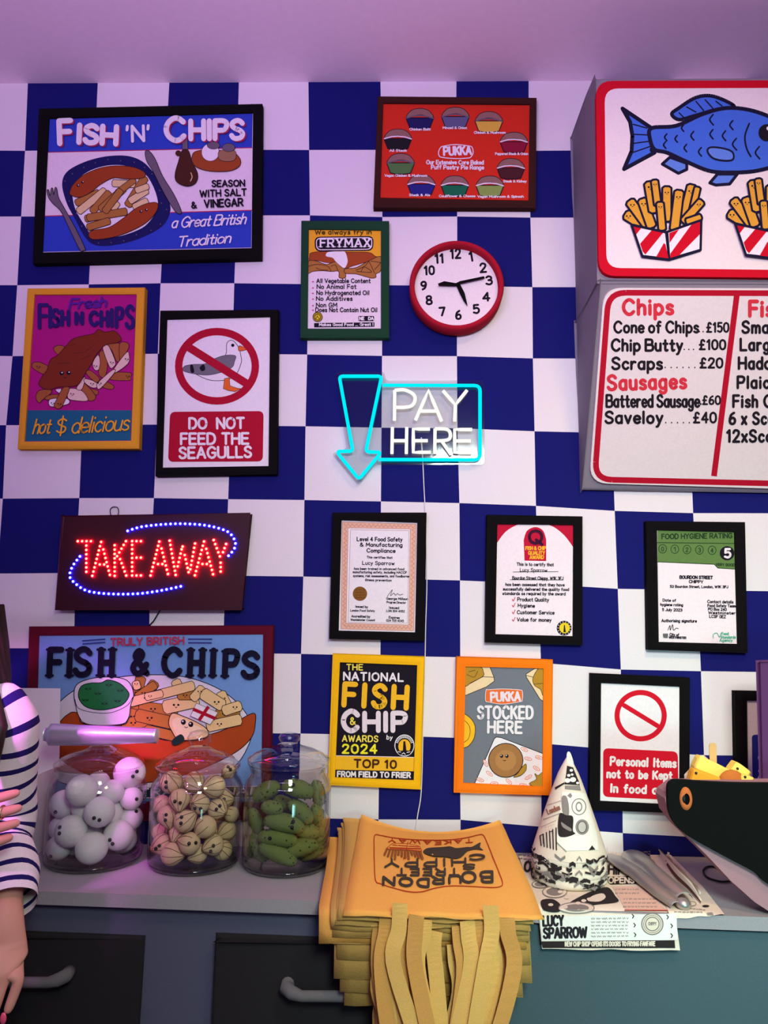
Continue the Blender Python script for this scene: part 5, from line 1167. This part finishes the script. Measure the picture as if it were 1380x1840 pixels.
for x, y, r in ((655, 410, 34), (720, 400, 36), (670, 350, 20), (700, 290, 20), (775, 440, 18), (710, 340, 16)): a.ell(x, y, r, r*.8, CWH)
a.poly('505,490 620,430 620,450 510,520', NK); a.poly('590,540 870,560 1010,1080 1020,1230 640,1240 520,1130 560,800', CWH)
a.poly('650,590 690,555 712,590 690,620', NG); a.blob('585,610 640,595 670,700 670,820 620,830 590,760', NG)
a.ell(790, 720, 82, 94, CWH, 12, NG); a.ell(790, 720, 40, 60, NG); a.ell(790, 720, 26, 40, CWH); a.ell(828, 960, 92, 100, CWH); a.ell(828, 960, 80, 92, NG); a.ell(828, 960, 50, 66, paint('cone_mid', (190, 182, 176)), 7, NK)
a.blob('560,805 640,820 720,840 720,1000 745,1040 620,1080 545,1040', NK); a.blob('580,900 640,940 700,980 690,1010 600,960', NG)
a.stroke('420,700 575,650', 5, NG); a.stroke('370,870 560,800', 7, NG); a.stroke('340,960 520,880', 4, NG); a.lines(390, 960, 500, 920, 2, 34, 10, NPK); a.poly('905,1235 945,1175 985,1225', NK); a.stroke('520,1130 640,1250', 7, NG)
for i in range(6): a.stroke([(330+i*38, 1060-i*18), (345+i*36, 1180+i*10)], 13, NK)
a.stroke('330,1060 366,1045 372,1150', 10, NK); a.stroke('440,1020 480,1005 490,1200', 10, NK)
a.build('print', root); t = a.sub(); t.text('London', 428, 808, 570, 752, 62, 11, paint('masthead', (150, 96, 80))); t.build('lettering', root)
rims = [(1526, 1546, 1.0), (1543, 1562, 1.035), (1558, 1578, 1.02), (1573, 1592, .97)]
for i, (y0, y1, g) in enumerate(rims):
    zt_, zb_ = zof(y0)+.006, max(zof(y1)-.004, ZT+.0035); rows = []; n = 52
    root = thing('paper_cone', (bx, YC, zb_), ['newspaper cone right below the pointed one, only its rim showing', 'newspaper cone with crumpled rim, second below the pointed one', 'newspaper cone with crumpled rim, third below the pointed one', 'lowest newspaper cone, its rim resting on the open newspaper'][i], 'paper cone', 'nested newspaper cones')
    for j, (f, q) in enumerate(((0, .93), (.15, .985), (.5, 1.02), (.8, 1.0), (1, .955), (1.0, .90))):
        rows.append([Vector((bx+cr*g*q*(1+.03*math.sin(3*a_+i*2+j)+.02*math.sin(7*a_+i))*math.cos(a_), YC+cr*g*q*(1+.02*math.sin(3*a_+i*2+j))*math.sin(a_), max(zt_+(zb_-zt_)*f+.0022*math.sin(2*a_+i*1.6)*(f < .9), ZT+.0035))) for a_ in (2*math.pi*k/n for k in range(n))])
    mb = MB(); mb.grid(rows, NP if i != 3 else paint('cone_white', (238, 232, 220)), closeu=True); mb.build('cone', root)
    L = lambda a_, f, e=.0016: (lambda k: Vector((bx+(cr*g*1.03+e)*math.cos(a_), YC+(cr*g*1.03+e)*math.sin(a_), zt_+(zb_-zt_)*f+.0022*math.sin(2*a_+i*1.6)*(f < .9))))(0)
    mb = MB()
    for q in range(22):
        a0 = math.pi*1.02+q*.142+random.uniform(-.05, .05); w_ = random.uniform(.12, .42); f0 = random.uniform(.0, .72); f1 = f0+random.uniform(.10, .26)
        mb.grid([[L(a0+w_*s*.5*r_, f0+(f1-f0)*s_+.12*math.sin(q+s*3)) for s, r_ in ((-1, 1), (0, 1), (1, .8))] for s_ in (0, .5, 1)], (NK, NK, NG)[q % 3])  # dark patches: part newsprint, part wrinkle shade put into the colour
    mb.build('print', root)

# ------------------------------------------------------------------ metal tongs
STEEL = mat('brushed_steel', (184, 178, 172), .36, .75, bump=.05, scale=40, spec=.6)
root = thing('tongs', (onZ(1170, 1580, ZT).x, -.2, ZT+.006), 'brushed metal serving tongs lying across the newspaper', 'tongs')
def arm(px, w0, zl, tilt_):
    q = [onZ(x, y, ZT+.016) for x, y in spline(pts_of(px))]; rows = []; N = len(q)
    for i, c in enumerate(q):
        t = i/(N-1); d = (q[min(i+1, N-1)]-q[max(i-1, 0)]).normalized(); s = d.cross(Vector((0, 0, 1))).normalized()
        w = lerp(t, [(0, w0*.3), (.05, w0*.75), (.15, w0), (.35, w0*.95), (.5, w0*.72), (.8, w0*.80), (1, w0*.62)]); h = lerp(t, [(0, .002), (.2, .007), (.45, .013), (1, .012)])
        b = Vector((c.x, c.y, ZT+.0065+zl))
        ring = [b+s*w*math.cos(math.pi*k/8)+Vector((0, 0, h*math.sin(math.pi*k/8)+tilt_*w*math.cos(math.pi*k/8))) for k in range(9)]
        rows.append(ring+[p-Vector((0, 0, .0012)) for p in reversed(ring)])
    mb = MB(); mb.grid(rows, STEEL, closeu=True); mb.cap(rows[0], STEEL); mb.cap(rows[-1], STEEL); return mb.build('tong_arm', root)
arm('1099,1528 1112,1538 1135,1557 1165,1580 1195,1602 1222,1622', .028, .0, .12)
arm('1122,1528 1136,1533 1155,1548 1180,1570 1206,1592 1230,1612', .026, .006, -.1)
mb = MB(); e = onZ(1228, 1621, ZT+.016); mb.ball(e-Vector((0, 0, .003)), .014, STEEL, 16, 1.0, .9, .75); mb.build('hinge', root)

# ------------------------------------------------------------------ black chip tray with an eye, chips, purple box, cable
BY = -.375
root = thing('chip_tray', (onY(1400, 1650, BY).x+.03, BY+.06, ZT), 'black felt chip tray with a brown ring eye and mauve edge at the right', 'tray')
BK2 = felt('tray_black', (10, 13, 12)); MV = felt('tray_mauve', (160, 120, 128))
B3 = lambda s: [(1180+x*.19569, 1300+y*.19569) for x, y in pts_of(s)]
fl = spline(B3('105,600 112,560 140,532 200,518 400,532 700,546 1022,550 1500,552'))+B3('1560,560 1560,1720')+spline(B3('1480,1650 1250,1580 1022,1475 900,1370 640,1230 420,1110 300,1040 215,975 150,890 115,800 105,700'))
f = [onY(x, y, BY) for x, y in fl]
for p in f: p.z = max(p.z, ZT+.002)
f.reverse(); mb = MB(); mb.prism(f, [p+Vector((0, .012, 0)) for p in f], BK2); bevel(mb.build('front_panel', root), .003)
bl = B3('75,690 95,640 200,560 700,560 1500,560 1560,565 1560,1900 1250,1840 1022,1720 900,1640 680,1445 450,1200 230,985 112,840')
f = [onY(x, y, BY+.0125) for x, y in bl]
for p in f: p.z = max(p.z, ZT+.001)
f.reverse(); mb = MB(); mb.prism(f, [p+Vector((0, .055, 0)) for p in f], MV); bevel(mb.build('rear_panel', root), .003)
ec = onY(*B3('268,690')[0], BY-.0005); mb = MB(); n = 24
for r0, y0, r1, y1, mt in ((.0155, 0, .0135, -.0045, felt('eye_brown', (190, 104, 56))), (.0135, -.0045, .0075, -.0045, felt('eye_brown', (190, 104, 56)))):
    mb.grid([[ec+Vector((r_*.75*math.cos(2*math.pi*k/n), y_, r_*1.35*math.sin(2*math.pi*k/n))) for k in range(n)] for r_, y_ in ((r0, y0), (r1, y1))], mt, closeu=True)
mb.build('eye_ring', root); mb = MB(); mb.ball(ec+Vector((-.004, -.002, 0)), .0085, mat('pupil', (8, 6, 8), .4), 14, .8, .4, 1.3); mb.build('pupil', root)
CY1 = felt('chip_bright', (246, 214, 104)); CY2 = felt('chip_amber', (236, 168, 52)); CBR = felt('nugget_brown', (190, 112, 50))
def chip3(px, w, Y, mt, label, ey=(), nm='felt_chip', cat='chip', gr='felt chips heaped in the black tray'):
    p = [onY(*q, Y) for q in B3(px)]; c = (p[0]+p[1])/2; d = (p[1]-p[0]); L = d.length; d.normalize(); s = Vector((0, 1, 0)); u = d.cross(s).normalized(); h = w/2
    mb = MB(); rows = []
    for t, g in ((0, .55), (.03, .9), (.08, 1), (.5, 1.04), (.92, 1), (.97, .9), (1, .55)):
        o_ = p[0]+d*L*t; rows.append([o_+(u*a_+s*b_)*h*g for a_, b_ in ((-1, -.7), (-.7, -1), (.7, -1), (1, -.7), (1, .7), (.7, 1), (-.7, 1), (-1, .7))])
    mb.grid(rows, mt, closeu=True, sm=False); mb.cap(rows[0], mt); mb.cap(rows[-1], mt); o = mb.build(nm, origin=c); tag(o, label, cat, gr)
    for q in ey:
        e_ = onY(*B3(q)[0], Y-h*1.02); m2 = MB(); m2.ball(e_, .0028, BEAD, 8); m2.build('eye', o)
    return o
YB = BY+.095
chip3('345,345 640,490', .030, YB, CY1, 'long pale yellow felt chip slanting across the top of the tray')
chip3('300,470 560,560', .028, YB-.024, CY2, 'amber felt chip with one eye low in the tray at left', ('362,455',))
chip3('430,390 600,520', .026, YB+.03, CY1, 'pale yellow felt chip behind the wooden stick', (), gr='felt chips heaped in the black tray')
chip3('780,385 690,520', .034, YB, CY1, 'upright yellow felt chip with one eye at the right', ('742,415',))
chip3('820,470 800,560', .024, YB-.026, CY1, 'short yellow felt chip end at the far right of the heap', ('812,492',))
c = onY(*B3('690,520')[0], YB-.028); mb = MB(); mb.ball(c, .022, CBR, 14, 1.1, .5, .9); o = mb.build('felt_nugget', origin=c); tag(o, 'brown battered felt nugget between the yellow chips in the tray', 'nugget')
q = [onY(x, y, YB+.014) for x, y in roundloop([p for p in B3('482,180 548,178 556,560 496,560')], 6)][::-1]
mb = MB(); mb.prism(q, [p+Vector((0, .002, 0)) for p in q], mat('birch_wood', (206, 164, 104), .6, felt=.1, scale=40)); o = mb.build('wooden_fork', origin=q[0]); tag(o, 'wooden chip fork standing upright among the yellow chips', 'wooden fork')
mb = MB(); q = [onY(x, y, YB+.048) for x, y in B3('255,470 300,420 330,330 430,290 470,320 500,420 600,400 700,420 820,420 885,520 880,600 260,600')][::-1]
mb.prism(q, [p+Vector((0, .0015, 0)) for p in q], NP); o = mb.build('paper_liner', origin=q[0]); tag(o, 'crumpled newspaper liner behind the chips in the tray', 'paper')
q = [onY(x, y, -.24) for x, y in ((1365, 1190), (1520, 1186), (1520, 1640), (1378, 1612))]
for p in q: p.z = max(p.z, ZT+.001)
q[3].z = q[2].z = ZT+.001; q = q[::-1]; mb = MB(); mb.prism(q, [p+Vector((0, .010, 0)) for p in q], felt('purple', (88, 52, 96))); o = mb.build('felt_board', origin=q[0]); bevel(o, .004); tag(o, 'tall dark purple felt board standing at the right edge behind the chip tray', 'board')
mb = MB(); mb.tube([onZ(x, y, ZT+.0032) for x, y in spline(pts_of('1372,1606 1340,1594 1318,1584 1295,1584 1272,1577 1264,1566 1270,1558 1285,1558 1302,1566 1316,1580 1326,1590'))], .0022, WIRE, 8)
o = mb.build('cable', origin=onZ(1290, 1570, ZT+.001)); tag(o, 'thin black cable looped on the worktop in front of the tray', 'cable')

# ------------------------------------------------------------------ the person at the left edge
SKIN = mat('skin', (222, 158, 140), .55, felt=.05, scale=40, spec=.3); STW = felt('shirt_white', (236, 228, 232)); STN = felt('shirt_navy', (34, 28, 92)); HAIR = mat('hair_brown', (44, 24, 26), .45, felt=.3, scale=90, spec=.4)
PY = -.52; SL, EL, WL, PL, QL = onY(12, 1288, -.49), onY(9, 1480, -.445), onY(11, 1642, -.555), onY(8, 1690, -.57), onY(7, 1726, -.575)
QR, PR_ = onY(-34, 1478, -.60), onY(-66, 1484, -.605); PX = SL.x-.15
root = thing('person', (PX, PY, 0), 'person at left edge in navy striped white top, one arm hanging with pink nails', 'person')
def skin_obj(name, J, E_, mt, parent, sub=2):
    o0 = ORG[parent]; me = bpy.data.meshes.new(name); names = list(J); me.from_pydata([Vector(J[n][0])-o0 for n in names], [(names.index(a_), names.index(b_)) for a_, b_ in E_], []); me.materials.append(mt)
    o = bpy.data.objects.new(name, me); COL.objects.link(o); o.parent = parent; ORG[o] = o0
    md = o.modifiers.new('skin', 'SKIN'); md.use_smooth_shade = True
    for v, n in zip(me.skin_vertices[0].data, names):
        r = J[n][1]; v.radius = r if isinstance(r, tuple) else (r, r); v.use_root = (n == 'pelvis')
    s = o.modifiers.new('sub', 'SUBSURF'); s.levels = s.render_levels = sub; return o
J = {'pelvis': ((PX, PY, .80), (.13, .09)), 'waist': ((PX, PY, .95), (.11, .08)), 'chest': ((PX, PY, 1.12), (.13, .09)), 'collar': ((PX, PY, 1.235), (.07, .06)), 'neck': ((PX, PY, 1.30), .045), 'jaw': ((PX, PY-.015, 1.355), (.06, .062)), 'face': ((PX, PY-.008, 1.42), (.072, .085)), 'crown': ((PX, PY+.01, 1.49), (.066, .075)),
     'sl': (tuple(SL), .046), 'el': (tuple(EL), .036), 'wl': (tuple(WL), .027), 'pl': (tuple(PL), (.036, .019)), 'ql': (tuple(QL), (.040, .017)),
     'sr': ((PX-.15, PY+.03, SL.z), .046), 'er': ((PX-.185, PY-.02, 1.0), .036), 'wr': (tuple(PR_+Vector((-.06, 0, -.012))), .027), 'pr': (tuple(PR_), (.020, .036)), 'qr': (tuple(QR), (.018, .040))}
for s_, sg in (('l', 1), ('r', -1)):
    J['hip'+s_] = ((PX+sg*.085, PY, .76), .075); J['knee'+s_] = ((PX+sg*.09, PY-.005, .43), .052); J['ank'+s_] = ((PX+sg*.09, PY+.02, .09), .034); J['toe'+s_] = ((PX+sg*.10, PY-.12, .035), (.038, .026))
E_ = [('pelvis', 'waist'), ('waist', 'chest'), ('chest', 'collar'), ('collar', 'neck'), ('neck', 'jaw'), ('jaw', 'face'), ('face', 'crown')]
for s_ in 'lr': E_ += [('chest', 's'+s_), ('s'+s_, 'e'+s_), ('e'+s_, 'w'+s_), ('w'+s_, 'p'+s_), ('p'+s_, 'q'+s_), ('pelvis', 'hip'+s_), ('hip'+s_, 'knee'+s_), ('knee'+s_, 'ank'+s_), ('ank'+s_, 'toe'+s_)]
# left hand hangs: little finger is nearest the right of the photo
for i, (dx, ln, dy) in enumerate(((.030, .058, -.004), (.011, .072, -.010), (-.010, .077, -.012), (-.030, .070, -.010))):
    b = QL+Vector((dx*1.1, -.004+dy*.5, -.016)); n0 = 'ql'
    for j, f_ in enumerate((.12, .5, .8, 1.0)):
        k_ = 'f%d%d' % (i, j); J[k_] = (tuple(b+Vector((-.013*f_, dy-.010*f_*f_, -ln*f_*.92))), (.0092, .0085, .0078, .0058)[j]); E_.append((n0, k_)); n0 = k_
n0 = 'pl'
for j, (x, y, z) in enumerate((tuple(PL+Vector((-.035, -.02, -.003))), tuple(PL+Vector((-.052, -.035, -.030))), tuple(PL+Vector((-.055, -.043, -.057))))): J['t%d' % j] = ((x, y, z), (.012, .0105, .0075)[j]); E_.append((n0, 't%d' % j)); n0 = 't%d' % j
# right hand rests across the left forearm
for i, (dz, ln) in enumerate(((.032, .060), (.011, .068), (-.010, .066), (-.030, .052))):
    n0 = 'qr'; b = QR+Vector((.010, 0, dz*1.1))
    for j, f_ in enumerate((.12, .5, .8, 1.0)):
        k_ = 'g%d%d' % (i, j); J[k_] = (tuple(b+Vector((ln*f_*.72, -.008+.022*f_*f_, .010*f_))), (.0092, .0085, .0078, .0058)[j]); E_.append((n0, k_)); n0 = k_
n0 = 'pr'
for j, (x, y, z) in enumerate((tuple(PR_+Vector((0, -.01, .042))), tuple(PR_+Vector((.03, -.02, .062))), tuple(PR_+Vector((.052, -.015, .066))))): J['u%d' % j] = ((x, y, z), (.012, .0105, .0075)[j]); E_.append((n0, 'u%d' % j)); n0 = 'u%d' % j
body = skin_obj('body', J, E_, SKIN, root)
NAIL = mat('nail_pink', (244, 92, 128), .25, spec=.6)
for i in range(4):
    p = Vector(J['f%d3' % i][0]); mb = MB(); mb.ball(p+Vector((-.002, -.0045, -.004)), .0062, NAIL, 10, .85, .45, 1.5); mb.build('fingernail', root)
mb = MB(); g_ = Vector(J['g11'][0]); mb.lathe([(.0098, -.002), (.0112, -.001), (.0112, .001), (.0098, .002)], (0, 0, 0), mat('ring_gold', (220, 190, 150), .25, 1), 20); mb.v = [Vector((v.z, v.x, v.y))+g_ for v in mb.v]; mb.ball(g_+Vector((0, -.012, .002)), .0032, mat('ring_gem', (230, 225, 235), .1, spec=1), 8); mb.build('ring', root)
def stripes(name, P_, rad_, period, duty, n=28, first=0, closed_end=True, sq=1):
    """sleeve or trunk: rings along a path, navy bands every period metres"""
    pts = [Vector(p) for p in P_]; L = [0]
    for a_, b_ in zip(pts, pts[1:]): L.append(L[-1]+(b_-a_).length)
    def at(d):
        for i in range(len(pts)-1):
            if d <= L[i+1] or i == len(pts)-2:
                t = (d-L[i])/(L[i+1]-L[i]); t = max(0, min(1, t)); return pts[i].lerp(pts[i+1], t), tuple(rad_[i][k_]+(rad_[i+1][k_]-rad_[i][k_])*t for k_ in (0, 1))
    mb = MB(); ds = []; d = first
    while d < L[-1]: ds += [(d, STN), (min(d+period*duty, L[-1]), STW), (min(d+period*(duty+(1-duty)*.5), L[-1]), STW)]; d += period
    ds = [(0, STW)]+[x for x in ds if x[0] < L[-1]-1e-4]+[(L[-1], STN)]
    def ring(d):
        c, (ra, rb) = at(d); c0, c1 = at(max(d-.03, 0))[0], at(min(d+.03, L[-1]))[0]; t = (c1-c0).normalized(); u = Vector((1, 0, 0)); u = (u-t*u.dot(t)).normalized(); w_ = t.cross(u)
        return [c+u*ra*(1+.02*math.sin(d*60+k_*.9))*math.cos(2*math.pi*k_/n)+w_*rb*(1+.02*math.sin(d*47+k_))*math.sin(2*math.pi*k_/n) for k_ in range(n)]
    R_ = [ring(d) for d, _ in ds]
    for i in range(len(ds)-1): mb.grid([R_[i], R_[i+1]], ds[i][1], closeu=True)
    mb.cap(R_[0], STW); return mb.build(name, root)
stripes('shirt_body', [(PX, PY, SL.z+.075), (PX, PY, SL.z+.05), (PX, PY, SL.z+.02), (PX, PY, SL.z-.045), (PX, PY, 1.0), (PX, PY, .90), (PX, PY, .78)], [(.05, .05), (.085, .07), (.135, .09), (.162, .112), (.142, .105), (.138, .10), (.158, .112)], .0305, .30, 36, .01)
stripes('sleeve', [tuple(SL+Vector((-.055, 0, .022))), tuple(SL+Vector((-.02, 0, .014))), tuple(SL+Vector((.002, .004, -.02))), tuple(SL.lerp(EL, .6)), tuple(EL+Vector((0, .004, .02))), tuple(EL+Vector((0, -.02, -.03))), tuple(EL.lerp(WL, .6)), tuple(WL+Vector((0, 0, .012)))], [(.042, .05), (.050, .058), (.052, .058), (.050, .054), (.051, .054), (.054, .052), (.054, .048), (.047, .040)], .0300, .30, 28, .012)
SR_ = Vector((PX-.15, PY+.03, SL.z)); ER = Vector((PX-.185, PY-.02, 1.0)); WR = PR_+Vector((-.06, 0, -.012))
stripes('sleeve', [tuple(SR_+Vector((.055, 0, .022))), tuple(SR_), tuple(SR_.lerp(ER, .55)), tuple(ER+Vector((0, 0, .03))), tuple(ER+Vector((.03, -.01, 0))), tuple(ER.lerp(WR, .7)), tuple(WR)], [(.05, .055), (.058, .060), (.056, .056), (.052, .054), (.050, .05), (.046, .046), (.042, .040)], .0300, .30, 28, .012)
DEN = felt('trousers', (40, 42, 60)); mb = MB()
for sg in (1, -1): mb.tube([(PX+sg*.060, PY, .84), (PX+sg*.078, PY, .70), (PX+sg*.088, PY, .43), (PX+sg*.09, PY+.015, .10)], [.080, .086, .068, .058], DEN, 20)
mb.grid([[Vector((PX+rx*math.cos(2*math.pi*k_/32), PY+ry_*math.sin(2*math.pi*k_/32), z)) for k_ in range(32)] for z, rx, ry_ in ((.90, .132, .098), (.82, .146, .104), (.74, .152, .100), (.70, .140, .085))], DEN, closeu=True); mb.build('trousers', root)
for sg in (1, -1): mb = MB(); mb.ball((PX+sg*.098, PY-.045, .045), .05, mat('shoe', (220, 214, 210), .6), 18, .95, 2.3, .85); mb.build('shoe', root)
mb = MB(); rows = []
hc = Vector((PX, PY+.006, 1.425))
for i in range(13):
    a_ = math.pi*.62*i/12; rows.append([hc+Vector((.098*math.sin(a_)*math.cos(ph), .112*math.sin(a_)*math.sin(ph)+.012, .118*math.cos(a_))) if not (i > 5 and math.sin(ph) < -.55) else hc+Vector((.098*math.sin(math.pi*.62*5/12)*math.cos(ph), .112*math.sin(math.pi*.62*5/12)*math.sin(ph)+.012, .118*math.cos(math.pi*.62*5/12))) for ph in (2*math.pi*k_/28 for k_ in range(28))])
mb.grid(rows, HAIR, closeu=True)
for sg in (1, -1):
    for q in range(9):
        x0 = PX+sg*(.082+.004*(q % 3)); y0 = PY-.055+.016*q; jj = random.uniform(-.006, .006); e_ = (onY(-12-2*(q % 2), 1200, PY-.06).x-PX) if sg > 0 and q < 6 else .13
        mb.tube([(x0, y0, 1.44), (x0+sg*.016, y0-.004, 1.37), (PX+sg*(.125+jj), y0-.012, 1.31), (PX+sg*(e_+jj), y0-.035+.02*(q > 5), 1.235), (PX+sg*(e_+.004+jj), y0-.052+.03*(q > 5), 1.15)], [.016, .017, .016, .013, .004], HAIR, 8)
for q in range(8): mb.tube([(PX-.08+.023*q, PY+.085, 1.44), (PX-.09+.026*q, PY+.105, 1.33), (PX-.09+.026*q, PY+.115, 1.18)], [.018, .018, .005], HAIR, 8)
mb.build('hair', root)
for sg in (1, -1):
    mb = MB(); mb.ball((PX+sg*.028, PY-.074, 1.425), .0115, mat('eye_white', (236, 232, 230), .3), 12, 1.3, .6, .8); mb.ball((PX+sg*.028, PY-.0800, 1.425), .0052, mat('iris', (50, 34, 26), .3), 10, 1, .5, 1); mb.build('eye', root)
    mb = MB(); mb.ball((PX+sg*.086, PY+.012, 1.415), .026, SKIN, 12, .35, .7, 1.15); mb.build('ear', root)
mb = MB(); mb.ball((PX, PY-.094, 1.398), .014, SKIN, 12, .8, 1, 1.5); mb.build('nose', root)
mb = MB(); mb.ball((PX, PY-.078, 1.362), .012, mat('lips', (190, 90, 92), .4), 12, 1.8, .7, .55); mb.build('lips', root)
